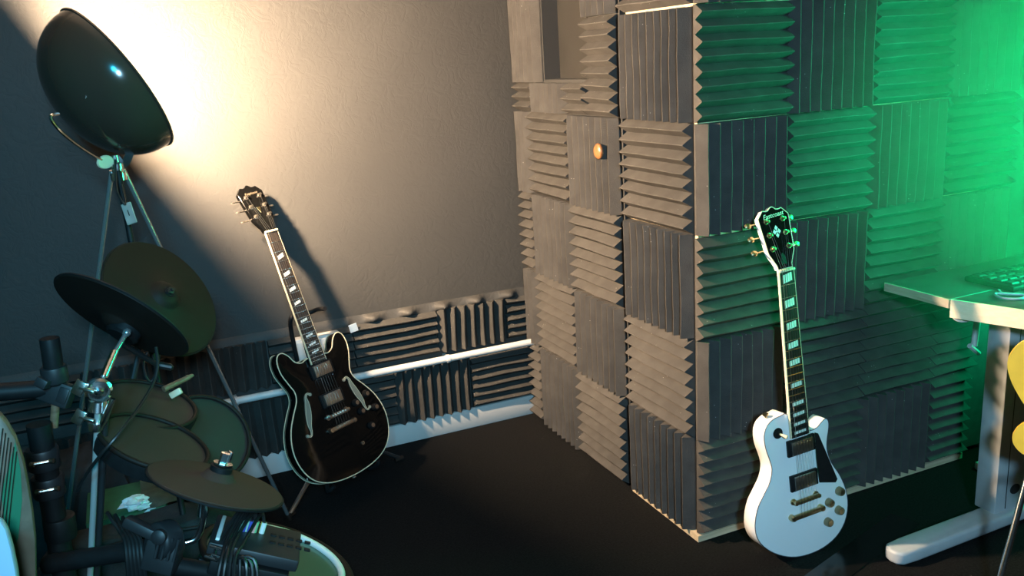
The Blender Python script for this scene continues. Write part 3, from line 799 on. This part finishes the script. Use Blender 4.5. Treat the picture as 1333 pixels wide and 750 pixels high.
for (x, y, s) in ((103, 505, 1), (103, 543, 1)):
    q = P(x, y, -0.120); Rq = Matrix((RGT, UPV, -FWD)).transposed() @ Matrix.Rotation(-.5, 3, 'Z')
    w = rk.part('wing_bolt', MB().box(q, (.022, .030, .008), Rq).rod(q, q+RGT*.03-UPV*.008, .005, 8), M['nickel'], bevel=.002)
pk = P(72, 700, -.03)
rk = Thing('drum_rack', (pk.x, pk.y, 0), 'black tubular drum rack with clamps, at the left edge', 'drum rack')
# upright black post with collar at the far left
u0, u1 = P(64, 440, .02), P(73, 500, .02)
rk.part('end_post', MB().rod(u0, u1, .0195, 20), M['black_plastic'], bevel=.002)
rk.part('end_collar', MB().rod(P(69, 477, .02), P(73, 497, .02), .026, 20), M['grey_plastic'], bevel=.002)
cb = rk.part('clamp_block', MB().box(P(72, 510, .02), (.075, .05, .028), Matrix((RGT, UPV, -FWD)).transposed() @ Matrix.Rotation(-.35, 3, 'Z')), M['grey_plastic'], bevel=.004)
rk.part('clamp_jaw', MB().box(P(86, 514, .01), (.022, .034, .034), Matrix((RGT, UPV, -FWD)).transposed() @ Matrix.Rotation(-.35, 3, 'Z')), M['grey_plastic'], under=cb, bevel=.003)
rk.part('clamp_jaw', MB().box(P(57, 498, .0), (.026, .020, .030), Matrix((RGT, UPV, -FWD)).transposed() @ Matrix.Rotation(-.5, 3, 'Z')), M['grey_plastic'], under=cb, bevel=.003)
rk.part('copper_tube', MB().rod(P(73, 516, .02), P(70, 556, .02), .0085, 14), M['brown_wood'], label='brown tube below the clamp')
rk.part('cross_tube', MB().rod(P(-20, 512, .03), P(60, 506, .03), .019, 18), M['black_plastic'])
k0, k1 = P(50, 552, -.03), P(76, 702, -.03)
kd = (k1-k0).normalized(); kf = k0+kd*((.0-k0.z)/kd.z)
rk.part('rack_leg', MB().rod(k0, kf, .0235, 20), M['black_plastic'])
for (x, y) in ((55, 592), (62, 628)):
    a = P(x, y+2, -.06)
    cc = rk.part('leg_clamp', MB().lathe([(.030, -.022), (.032, -.018), (.032, .018), (.030, .022)], P(x+1, y+4, -.03), kd, 22), M['grey_plastic'], smooth=35)
    rk.part('clamp_bolt', MB().rod(P(x-13, y+13, -.09), P(x+12, y+8, -.09), .0032, 8).lathe([(.005, -.004), (.005, .004)], P(x-13, y+13, -.09), RGT, 10).lathe([(.005, -.004), (.005, .004)], P(x+12, y+8, -.09), RGT, 10), M['nickel'], under=cc)
rk.part('leg_socket', MB().rod(P(76, 672, -.03), P(80, 700, -.03), .032, 20), M['black_plastic'], bevel=.003)
# lower right clamp and tube
q = P(212, 700, -.28); Rq = Matrix((RGT, UPV, -FWD)).transposed() @ Matrix.Rotation(-.25, 3, 'Z')
cb = rk.part('clamp_block', MB().lathe([(.030, -.022), (.036, -.018), (.036, .018), (.030, .022)], P(214, 702, -.28), RGT*.5+FWD*.8, 22).box(P(213, 722, -.28), (.062, .06, .05), Rq), M['grey_plastic'], bevel=.004)
for k in range(4): rk.part('clamp_fin', MB().box(P(206+k*8, 712+k*1.5, -.31), (.005, .045, .012), Rq), M['grey_plastic'], under=cb, bevel=.001, segs=1)
rk.part('clamp_bolt', MB().lathe([(.014, -.006), (.014, .006), (.008, .009), (0, .009)], P(207, 699, -.315), -FWD, 16), M['grey_plastic'], under=cb)
rk.part('front_tube', MB().rod(P(215, 735, -.27), P(280, 746, -.27), .019, 18), M['black_plastic'])
rk.part('floor_tube', MB().rod(P(60, 735, -.15), P(205, 712, -.26), .019, 18), M['black_plastic'])
rk.part('clamp_arm', MB().box(P(186, 688, -.27), (.075, .022, .03), Matrix((RGT, UPV, -FWD)).transposed() @ Matrix.Rotation(-.45, 3, 'Z')), M['grey_plastic'], bevel=.006)
# leg that carries the front tube
fl = P(272, 745, -.27); rk.part('rack_leg', MB().rod(fl, V3((fl.x, fl.y, 0)), .019, 16), M['black_plastic'])

# crinkled black strip on the floor
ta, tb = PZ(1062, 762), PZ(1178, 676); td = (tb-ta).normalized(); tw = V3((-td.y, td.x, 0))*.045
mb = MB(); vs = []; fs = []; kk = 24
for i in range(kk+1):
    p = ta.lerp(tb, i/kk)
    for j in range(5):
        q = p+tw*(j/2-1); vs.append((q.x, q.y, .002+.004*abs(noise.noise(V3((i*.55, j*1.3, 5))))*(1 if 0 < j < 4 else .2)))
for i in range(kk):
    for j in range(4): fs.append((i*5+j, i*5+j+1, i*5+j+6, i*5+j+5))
tag(mb.add(vs, fs).build('floor_strip', mat('shiny_black_strip', (.006, .006, .006), .22), smooth=60), 'crinkled shiny black strip on the floor right of the white guitar', 'tape')

# stick holder and sticks behind pads
st = Thing('drumstick', P(233, 500, .22), 'brown drumstick lying behind the upper drum pad', 'drumstick')
st.part('shaft', MB().tube([P(213, 507, .20), P(246, 491, .24)], [.0075, .0065], 12), M['brown_wood'])
st.part('tip', MB().lathe([(.004, 0), (.0055, .006), (.004, .012), (0, .014)], P(246, 491, .24), P(246, 491, .24)-P(213, 507, .20), 12), M['brown_wood'])
q = P(229, 512, .16)
tag(MB().box((0, 0, 0), (.03, .016, .012), Matrix((RGT*.85+UPV*.5, RGT*-.5+UPV*.85, -FWD)).transposed()).build('clip', M['cream'], bevel=.003), 'small cream clip behind the rim of the upper drum pad', 'clip').location = q
tag(MB().tube(smoothpath([P(203, 452, -.02), P(205, 475, -.04), P(199, 500, -.06), P(180, 532, -.12), P(157, 562, -.19), P(133, 590, -.20), P(112, 618, -.16), P(100, 640, -.12)], 6), .0035, 8).build('cable', M['cable']), 'thin black cable looping down in front of the drum pads', 'cable', 'cables around the drum kit')
tag(MB().tube(smoothpath([P(192, 458, .20), P(187, 472, .19), P(190, 490, .17), P(197, 496, .17), P(205, 480, .17), P(207, 462, .17)], 6), .003, 8).build('cable', M['cable']), 'short cable loop hanging under the big cymbal pad', 'cable', 'cables around the drum kit')
for i in range(5):
    ox = i*5
    tag(MB().tube(smoothpath([P(140+ox*2, 668+i*3, -.1), P(155+ox, 690, -.22), P(163+ox, 705, -.26), P(166+ox, 730, -.28), P(168+ox*1.2, 765, -.28)], 6), .0045, 8).build('cable', M['cable']), '%s cable of the bundle hanging beside the floor tube' % ['leftmost thin black', 'second thin black', 'middle thin black', 'fourth thin black', 'rightmost thin black'][i], 'cable', 'hanging cable bundle')
# soft black bag slumped on the floor behind the kit
bm = bmesh.new(); bmesh.ops.create_icosphere(bm, subdivisions=4, radius=1)
for v in bm.verts:
    k = 1+.16*noise.noise(v.co*2.2)+.06*noise.noise(v.co*6)
    q = V3((abs(v.co.x)**.6*math.copysign(1, v.co.x), abs(v.co.y)**.7*math.copysign(1, v.co.y), abs(v.co.z)**.8*math.copysign(1, v.co.z)))*k
    v.co = V3((-1.86+q.x*.40, .93+q.y*.13, max(.004, .17+q.z*.17)))
bag = Thing('gig_bag', (-1.86, .93, 0), 'soft black bag slumped on the floor at the wall behind the drum kit', 'bag')
bag.part('bag_body', MB().add([v.co.copy() for v in bm.verts], [tuple(w.index for w in f.verts) for f in bm.faces]), mat('black_bag_cloth', (.012, .013, .014), .85, var=.3, bump=.3, bscale=150), smooth=60); bm.free()
bag.part('handle', MB().tube(smoothpath([V3((-1.98, .86, .325)), V3((-1.95, .84, .375)), V3((-1.86, .835, .39)), V3((-1.78, .84, .375)), V3((-1.75, .86, .325))], 5), .009, 8), M['black_plastic'])
q0 = P(185, 700, .26); zt = P(185, 678, .26).z
bm = bmesh.new(); bmesh.ops.create_icosphere(bm, subdivisions=4, radius=1)
for v in bm.verts:
    k = 1+.10*noise.noise(v.co*2.6+V3((4, 0, 0)))+.05*noise.noise(v.co*7)
    q = V3((abs(v.co.x)**.5*math.copysign(1, v.co.x), abs(v.co.y)**.6*math.copysign(1, v.co.y), abs(v.co.z)**.6*math.copysign(1, v.co.z)))*k
    v.co = V3((q0.x+q.x*.26,   .26+q.y*.085, max(.004, zt/2+q.z*zt/2)))
bag = Thing('drum_bag', (q0.x, .26, 0), 'black padded bag standing under the drum pads in front of the green box', 'bag')
bag.part('bag_body', MB().add([v.co.copy() for v in bm.verts], [tuple(w.index for w in f.verts) for f in bm.faces]), bpy.data.materials['black_bag_cloth'], smooth=60); bm.free()
bag.part('piping', MB().tube(smoothpath([V3((q0.x-.2, .19, zt*.9)), V3((q0.x-.1, .175, zt*.985)), V3((q0.x+.05, .175, zt*.99)), V3((q0.x+.2, .19, zt*.92))], 6), .005, 8), M['black_plastic'])
# box with cloth and tissue behind the front cymbal
t = Thing('storage_box', (-1.42, .35, 0), 'green box with an olive cloth over it, on the floor behind the drum kit', 'box')
bc = P(165, 668, .42)
t.part('box_body', MB().box((bc.x+.0, bc.y+.08, bc.z/2-.01), (.20, .2, bc.z+.03)), M['green_card'], bevel=.004)
mb = MB(); vs = []; fs = []; g_ = 14
for i in range(g_+1):
    for j in range(g_+1):
        x = bc.x+.04+.24*i/g_; y = bc.y-.03+.22*j/g_
        vs.append((x, y, bc.z+.012+.018*noise.noise(V3((x*18, y*18, 2)))+.01*i/g_))
for i in range(g_):
    for j in range(g_):
        a = i*(g_+1)+j; fs.append((a, a+g_+1, a+g_+2, a+1))
t.part('cloth', mb.add(vs, fs), M['olive_cloth'], smooth=60)
def crumple(c, rad, seed, flat=.6):
    bm = bmesh.new(); bmesh.ops.create_icosphere(bm, subdivisions=3, radius=1)
    for v in bm.verts:
        k = .75+.45*noise.noise(v.co*2.1+V3((seed, 0, 0)))+.2*noise.noise(v.co*5+V3((0, seed, 0)))
        v.co = V3((v.co.x*rad*k*1.3, v.co.y*rad*k, v.co.z*rad*k*flat))
    mb = MB().add([v.co+c for v in bm.verts], [tuple(v.index for v in f.verts) for f in bm.faces]); bm.free(); return mb
tc_ = P(174, 655, .42)
tag(crumple(tc_, .034, 3).build('tissue', M['tissue'], smooth=0), 'crumpled pale tissue resting on the green box, left one', 'tissue', 'crumpled tissues')
tag(crumple(P(194, 660, .42), .028, 8, .4).build('tissue', M['tissue'], smooth=0), 'crumpled pale tissue on the olive cloth, right of the taller one', 'tissue', 'crumpled tissues')

# drum module with plugged-in cables, standing tilted over a drum
mc = P(342, 698, -.38)
A = P(284, 668, -.26); Bc = P(398, 694, -.30); D = P(384, 729, -.44); Cc = P(272, 706, -.40)
ux = ((Bc-A)+(D-Cc)).normalized(); vy = ((A-Cc)+(Bc-D)); vy = (vy-ux*vy.dot(ux)).normalized(); nz = ux.cross(vy).normalized()
if nz.z < 0: nz = -nz
Rm = Matrix((ux, vy, nz)).transposed()
W_ = ((Bc-A).length+(D-Cc).length)/2; H_ = ((A-Cc).length+(Bc-D).length)/2
ctr = (A+Bc+Cc+D)/4
t = Thing('drum_module', ctr-nz*.05, 'black drum sound module with coloured plugs, in front of the white-hooped drum', 'drum module')
mbx = MB().box(ctr-nz*.012, (W_, H_, .024), Rm)
bd = t.part('module_body', mbx, M['grey_plastic'], bevel=.004)
t.part('lower_body', MB().box(ctr-nz*.042-vy*.008, (W_*.86, H_*1.02, .030), Rm), M['black_plastic'], bevel=.004)
t.part('grey_edge_strip', MB().box(ctr+ux*(-W_*.42)+nz*.002, (.008, H_*.8, .006), Rm), M['hoop_white'], bevel=.002)
mo = Matrix.Translation(ctr+nz*.0005) @ Rm.to_4x4()
for j in range(2):
    for i in range(5):
        t.part('key', MB().box(mo @ V3((.03+i*.017, .022-j*.036, 0)), (.012, .010, .004), Rm), M['black_plastic'], bevel=.001, segs=1)
plug_cols = [('blue_plug', (.06, .09, .5)), ('blue_plug_two', (.06, .09, .45)), ('pink_plug', (.8, .45, .4)), ('white_plug', (.75, .75, .72)), ('yellow_plug', (.75, .65, .1)), ('teal_plug', (.3, .62, .5)), ('mint_plug', (.45, .8, .65)), ('green_plug', (.2, .6, .3))]
spots = [(318, 684), (326, 683), (331, 685), (342, 688), (339, 697), (315, 706), (308, 702), (329, 697)]
for i, ((nm, cc_), (x, y)) in enumerate(zip(plug_cols, spots)):
    b0 = P(x, y, -.33); dct = (b0-ctr).dot(nz); b0 = b0-nz*(dct-.010)
    pm = mat(nm, cc_, .4)
    tt = Thing('audio_cable', b0, 'thin grey cable with a %s plug in the drum module' % ['blue', 'dark blue', 'pink', 'white', 'yellow', 'pale teal', 'mint', 'green'][i], 'cable', 'cables plugged into the drum module')
    tt.part('plug', MB().rod(b0-nz*.012, b0+nz*.012, .0055, 10), pm)
    e = [b0+nz*.010, b0+nz*.030-ux*.012-vy*.01, P(x-22-i*1.2, y+17+i, -.40-.009*(i % 4)), P(288+i*6, 728, -.45-.01*(i % 2)), P(280+i*8, 770, -.47-.01*(i % 2))]
    tt.part('cord', MB().tube(smoothpath(e, 5), .0034, 7), M['cable'])
for i, (x, y) in enumerate(((282, 713), (275, 727), (284, 725))):
    b0 = P(x, y, -.42)
    tag(MB().rod(b0-RGT*.012+UPV*.004, b0+RGT*.012-UPV*.004, .0035, 10).build('jack_plug', M['chrome']), '%s loose chrome jack plug at the left of the drum module' % ['uppermost', 'lowest left', 'lower right'][i], 'plug', 'loose jack plugs')
# drum with white hoop behind and under the module
dc = P(362, 728, -.12); rr = 98/pxm(dc); e1, n = disc_frame(dc, 17, .40, 1)
t = Thing('snare_drum', dc, 'low drum with a pale inner hoop and green shine, right of the drum module', 'drum')
circ = lambda R_, h=0, a0=0, a1=2*math.pi, k=64: [dc+(e1*math.cos(a0+(a1-a0)*q/k)+n.cross(e1)*math.sin(a0+(a1-a0)*q/k))*R_+n*h for q in range(k+(0 if a1-a0 > 6.28 else 1))]
t.part('shell', MB().lathe([(0, -.07), (rr*.98, -.07), (rr*.98, -.004), (rr*.90, -.004)], dc, n, 56), M['green_shell'], smooth=35)
t.part('rim', MB().tube(circ(rr), rr*.055, 10, True), M['rubber'], smooth=60)
t.part('inner_hoop', MB().tube(circ(rr*.875, .004), rr*.05, 8, True), M['hoop_white'], smooth=60, label='pale inner hoop')
t.part('head', MB().lathe([(rr*.88, -.006), (rr*.88, .0), (0, .001)], dc, n, 48), M['green_shell'], smooth=60)
for q in (0.25, 0.9, 1.6, 2.3, 3.6, 4.6, 5.5):
    pq = dc+(e1*math.cos(q)+n.cross(e1)*math.sin(q))*rr*1.0
    t.part('lug', MB().box(pq-n*.038, (.014, .014, .045), frame(n)), M['dark_metal'], bevel=.003)
lo = dc-n*.07; t.part('foot', MB().rod(lo, V3((lo.x, lo.y, 0)), .02, 14), M['black_plastic'])

# brown stringed board and pale blue thing at the lower left edge
Yg = -.45
ol = [(-60, 545), (-2, 540), (8, 552), (20, 572), (30, 602), (36, 632), (42, 668), (46, 705), (47, 760), (-60, 770)]
ptsb = [P(x, y, Yg) for x, y in ol]
bo = P(0, 640, Yg)
t = Thing('stringed_board', bo, 'brown board with a curved edge and fine parallel strings, cut by the left edge', 'instrument')
mb = MB(); nB = len(ptsb); fr = V3((0, -.012, 0))
mb.add(ptsb+[p-fr*2 for p in ptsb], [tuple(range(nB)), tuple(reversed(range(nB, 2*nB)))]+[(i, nB+i, nB+(i+1) % nB, (i+1) % nB) for i in range(nB)])
t.part('board', mb, M['walnut'], bevel=.003)
ol2 = [(2, 640), (20, 575), (27, 612), (29, 650), (24, 700), (10, 730)]
p2 = [P(x, y, Yg)+V3((0, -.002, 0)) for x, y in ol2]
mb = MB().add(p2+[p+V3((0, .004, 0)) for p in p2], [tuple(range(6)), tuple(reversed(range(6, 12)))]+[(i, 6+i, 6+(i+1) % 6, (i+1) % 6) for i in range(6)])
t.part('green_plate', mb, mat('translucent_green_plate', (.03, .17, .09), .3), smooth=0)
for k in range(6):
    t.part('string', MB().rod(P(4+k*3.6, 556+k*6, Yg)+V3((0, -.006, 0)), P(-12+k*4.2, 690+k*3, Yg)+V3((0, -.006, 0)), .0009, 6), M['nickel'])
t.part('prop', MB().box((bo.x-.05, bo.y+.05, (ptsb[8].z)/2), (.08, .05, ptsb[8].z)), M['black_plastic'])
ol = [(-60, 672), (0, 676), (8, 690), (15, 715), (21, 745), (24, 775), (-60, 775)]
pb_ = [P(x, y, -.62) for x, y in ol]; nB = len(pb_)
t = Thing('pale_blue_case', (pb_[0].x, pb_[0].y, 0), 'pale blue rounded case at the lower left corner', 'case')
mb = MB().add(pb_+[p+V3((0, .03, -.01)) for p in pb_], [tuple(range(nB)), tuple(reversed(range(nB, 2*nB)))]+[(i, nB+i, nB+(i+1) % nB, (i+1) % nB) for i in range(nB)])
t.part('case_shell', mb, M['pale_blue'], bevel=.006)
zz = pb_[5].z; t.part('case_base', MB().box((pb_[5].x-.1, -.57, zz/2), (.14, .09, zz)), M['black_plastic'])

# ------------------------------------------------------------------ desk
DZ = .72
dk = Thing('desk', (.85, -.34, 0), 'height-adjustable desk with a dark top and pale wooden edge, at the right', 'desk')
top = dk.part('rear_board', MB().box(((.620+1.45)/2, (-.078-.306)/2, DZ-.0125), (1.45-.620, .228, .025)), M['desk_top'], bevel=.0015, segs=1)
dk.part('rear_edge', MB().box((.6175, (-.078-.306)/2, DZ-.0125), (.005, .228, .0252)), M['grey_edge'], smooth=0, label='grey wooden edge')
fo = [(.622, -.309), (1.45, -.309), (1.45, -1.05), (.894, -1.05)]
dk.part('front_board', MB().prism(fo, DZ-.05, DZ+.001), M['desk_top'], smooth=0)
ex, ey = V3((.622, -.309, 0)), V3((.894, -1.05, 0)); ed = (ey-ex).normalized(); en = V3((ed.y, -ed.x, 0))
if en.x > 0: en = -en
pl_ = [ex, ey, ey+en*.006, ex+en*.006]
dk.part('front_edge', MB().prism([(p.x, p.y) for p in pl_], DZ-.0505, DZ+.0012), M['desk_edge'], smooth=0, label='thick pale wooden edge')
dk.part('cable_clip', MB().tube(smoothpath([P(1238, 405, -.30), P(1242, 414, -.31), P(1250, 418, -.32), P(1262, 417, -.33), P(1275, 413, -.33)], 4), .004, 8), M['white_paint'])
ft = [(0, 0), (.004, .022), (.02, .034), (.07, .038), (.9, .038)]
fo = [(a, b) for a, b in ft]+[(a, -b) for a, b in reversed(ft[1:])]
MF = Matrix.Translation((.385, -.362, .0)) @ Matrix.Rotation(math.radians(1.0), 4, 'Z')
dk.part('foot', MB().prism(fo, .002, .042, MF), M['desk_metal'], bevel=.010, segs=3)
dk.part('column', MB().box((.852, -.335, .36), (.125, .07, .64)), M['desk_metal'], bevel=.004)
dk.part('inner_column', MB().box((.857, -.335, .63), (.105, .056, .12)), M['desk_metal'], bevel=.003)
dk.part('column_seam', MB().box((.832, -.3705, .36), (.0025, .001, .62)), M['dark_metal'], smooth=0)
hp = PZ(1310, 635, .1); dk.part('cable_hole', MB().lathe([(.016, 0), (.016, .002), (0, .002)], (.868, -.3695, .105), (0, -1, 0), 18, sx=1.3), M['reveal'])
dk.part('crossbeam', MB().box((1.1, -.335, .60), (.5, .04, .08)), M['desk_metal'], bevel=.003)
dk.part('cable_duct', MB().tube([P(1273, 412, -.17), P(1268, 450, -.17)], .010, 10).tube([P(1262, 450, -.17), P(1274, 460, -.17)], .008, 8).tube([(.82, -.17, .67), (1.0, -.17, .67)], .01, 8).rod(P(1273, 412, -.17), V3((P(1273, 412, -.17).x, -.17, .70)), .01, 8), M['white_paint'])
sk = P(1265, 545, -.05)
tag(MB().box((0, 0, 0), (.05, .03, .026)).build('adapter', M['white_paint'], bevel=.004), 'small white adapter on the floor strip behind the desk column', 'adapter').location = (sk.x+.01, -.10, .013)
# things on the desk
kp = PZ(1300, 377, DZ+.012)
t = Thing('keyboard', (kp.x+.15, kp.y, DZ), 'black keyboard lying on the desk top under the green light', 'keyboard')
kx0, kx1, ky0, ky1 = .80, 1.20, -.36, -.20
t.part('case', MB().box(((kx0+kx1)/2, (ky0+ky1)/2, DZ+.009), (kx1-kx0, ky1-ky0, .016)), M['black_plastic'], bevel=.004)
for j in range(4):
    for i in range(10):
        t.part('key', MB().box((kx0+.028+i*.038, ky0+.028+j*.035, DZ+.020), (.030, .027, .007)), M['grey_plastic'], bevel=.002, segs=1)
cpts = [(.78, -.33), (.76, -.36), (.79, -.40), (.75, -.42), (.72, -.39), (.74, -.35), (.77, -.38), (.84, -.45), (.95, -.5)]
tag(MB().tube(smoothpath([(x, y, DZ+.006) for x, y in cpts], 6), .0035, 8).build('cable', M['tape']), 'pale cable curled on the desk top beside the keyboard', 'cable')
# led panel that gives the green light
pc = LED; tdir = LED_DIR; RP = frame(tdir)
t = Thing('led_panel', (pc.x, pc.y, DZ), 'tall green led light panel standing at the far end of the desk', 'light')
t.part('panel_frame', MB().box(pc-tdir*.016, (.23, 1.0, .03), RP), M['black_plastic'], bevel=.004)
t.part('led_face', MB().box(pc, (.20, .95, .004), RP), M['panel_led'], smooth=0)
t.part('panel_stand', MB().rod((pc.x+.03, pc.y, DZ+.012), (pc.x+.03, pc.y, pc.z-.3), .012, 12).lathe([(.1, 0), (.1, .01), (.02, .014)], (pc.x+.03, pc.y, DZ+.0025), (0, 0, 1), 28), M['black_plastic'])

# volume added for lens glare round the led panel, green put into its colour
hz = bpy.data.materials.new('tinted_glare'); hz.use_nodes = True; nt = hz.node_tree; nt.nodes.clear()
out = nt.nodes.new('ShaderNodeOutputMaterial'); vp = nt.nodes.new('ShaderNodeVolumeScatter'); vp.inputs['Anisotropy'].default_value = .2; vp.inputs['Color'].default_value = (.12, 1, .65, 1)
tc = nt.nodes.new('ShaderNodeTexCoord'); ln = nt.nodes.new('ShaderNodeVectorMath'); ln.operation = 'LENGTH'
mr = nt.nodes.new('ShaderNodeMapRange'); mr.inputs[1].default_value = 0; mr.inputs[2].default_value = .78; mr.inputs[3].default_value = GLARE; mr.inputs[4].default_value = 0
nt.links.new(tc.outputs['Object'], ln.inputs[0]); nt.links.new(ln.outputs['Value'], mr.inputs[0]); nt.links.new(mr.outputs[0], vp.inputs['Density']); nt.links.new(vp.outputs[0], out.inputs['Volume'])
hb_ = bmesh.new(); bmesh.ops.create_icosphere(hb_, subdivisions=3, radius=.8)
hm = bpy.data.meshes.new('glare'); hb_.to_mesh(hm); hb_.free(); hm.materials.append(hz)
ho = bpy.data.objects.new('glare', hm); COL.objects.link(ho); ho.location = LED
tag(ho, 'green-tinted volume standing in for lens glare around the led panel', 'glare', kind='stuff')

# yellow chair at the right edge
CY = -.65
t = Thing('chair', (P(1360, 700, CY).x, CY, 0), 'yellow waisted shell chair on chrome legs, cut by the right edge', 'chair')
cc = P(1378, 507, CY); s_ = pxm(cc)
def shell_outline(): # one side of the waisted back, seen from the front, metres
    return [(0, .15), (.06, .148), (.115, .125), (.147, .08), (.152, .035), (.135, -.02), (.105, -.075), (.082, -.115), (.085, -.145), (.112, -.175), (.124, -.21), (.112, -.245), (.075, -.272), (0, -.282)]
so = shell_outline(); so = so+[(-u, v) for u, v in reversed(so[1:-1])]
RC = Matrix((V3((.576, -.817, 0)), V3((-.01, .015, 1)).normalized(), V3((-.817, -.576, 0)))).transposed()
def backpt(u, v, w): return cc+V3((0, 0, .02))+RC @ V3((u*.74, v*.76, w+.3*u*u))
mb = MB(); oo = spath([(u, v) for u, v in so], 3)
plate(mb, oo, 0, 0, step=.025)
mb.v = [backpt(p.x, p.y, .005) for p in mb.v]; n0 = len(mb.v)
m2 = MB(); plate(m2, oo, 0, 0, step=.025); mb.add([backpt(p.x, p.y, -.005) for p in m2.v], m2.f)
nn_ = len(oo); mb.add([backpt(u, v, .005) for u, v in oo]+[backpt(u, v, -.005) for u, v in oo], [(i, (i+1) % nn_, nn_+(i+1) % nn_, nn_+i) for i in range(nn_)])
t.part('backrest', mb, M['yellow'], smooth=45)
sz = backpt(0, -.27, 0); seat_c = V3((sz.x+.08, sz.y-.17, sz.z-.015))
so2 = [(0.19*math.cos(q*math.pi/20)*(1+.1*math.sin(q*math.pi/20)), .19*math.sin(q*math.pi/20)) for q in range(40)]
t.part('seat', MB().prism(so2, -.005, .005, Matrix.Translation(seat_c)), M['yellow'], bevel=.003)
for (dx, dy), foot in (((-.06, .06), P(1301, 757, CY+.0)), ((.10, .08), None), ((-.08, -.1), None), ((.10, -.1), None)):
    a = seat_c+V3((dx, dy, -.012))
    if foot is None: f_ = V3((seat_c.x+dx*2.0, seat_c.y+dy*1.7, .008))
    else:
        a0 = P(1331, 645, CY); dq = (P(1303, 750, CY)-a0).normalized(); f_ = a0+dq*((.008-a0.z)/dq.z); a = a0-dq*.05
        a = V3((a.x, a.y, min(a.z, seat_c.z-.006)))
    lg = t.part('leg', MB().tube([seat_c+V3((dx*.3, dy*.3, -.008)), a, f_] if foot is None else [seat_c+V3((-.05, .03, -.008)), a, f_], .0085, 12), M['chrome'])
    t.part('rubber_foot', MB().lathe([(.011, -.008), (.011, .012), (.009, .016)], f_, (0, 0, 1), 12), M['rubber'], under=lg)
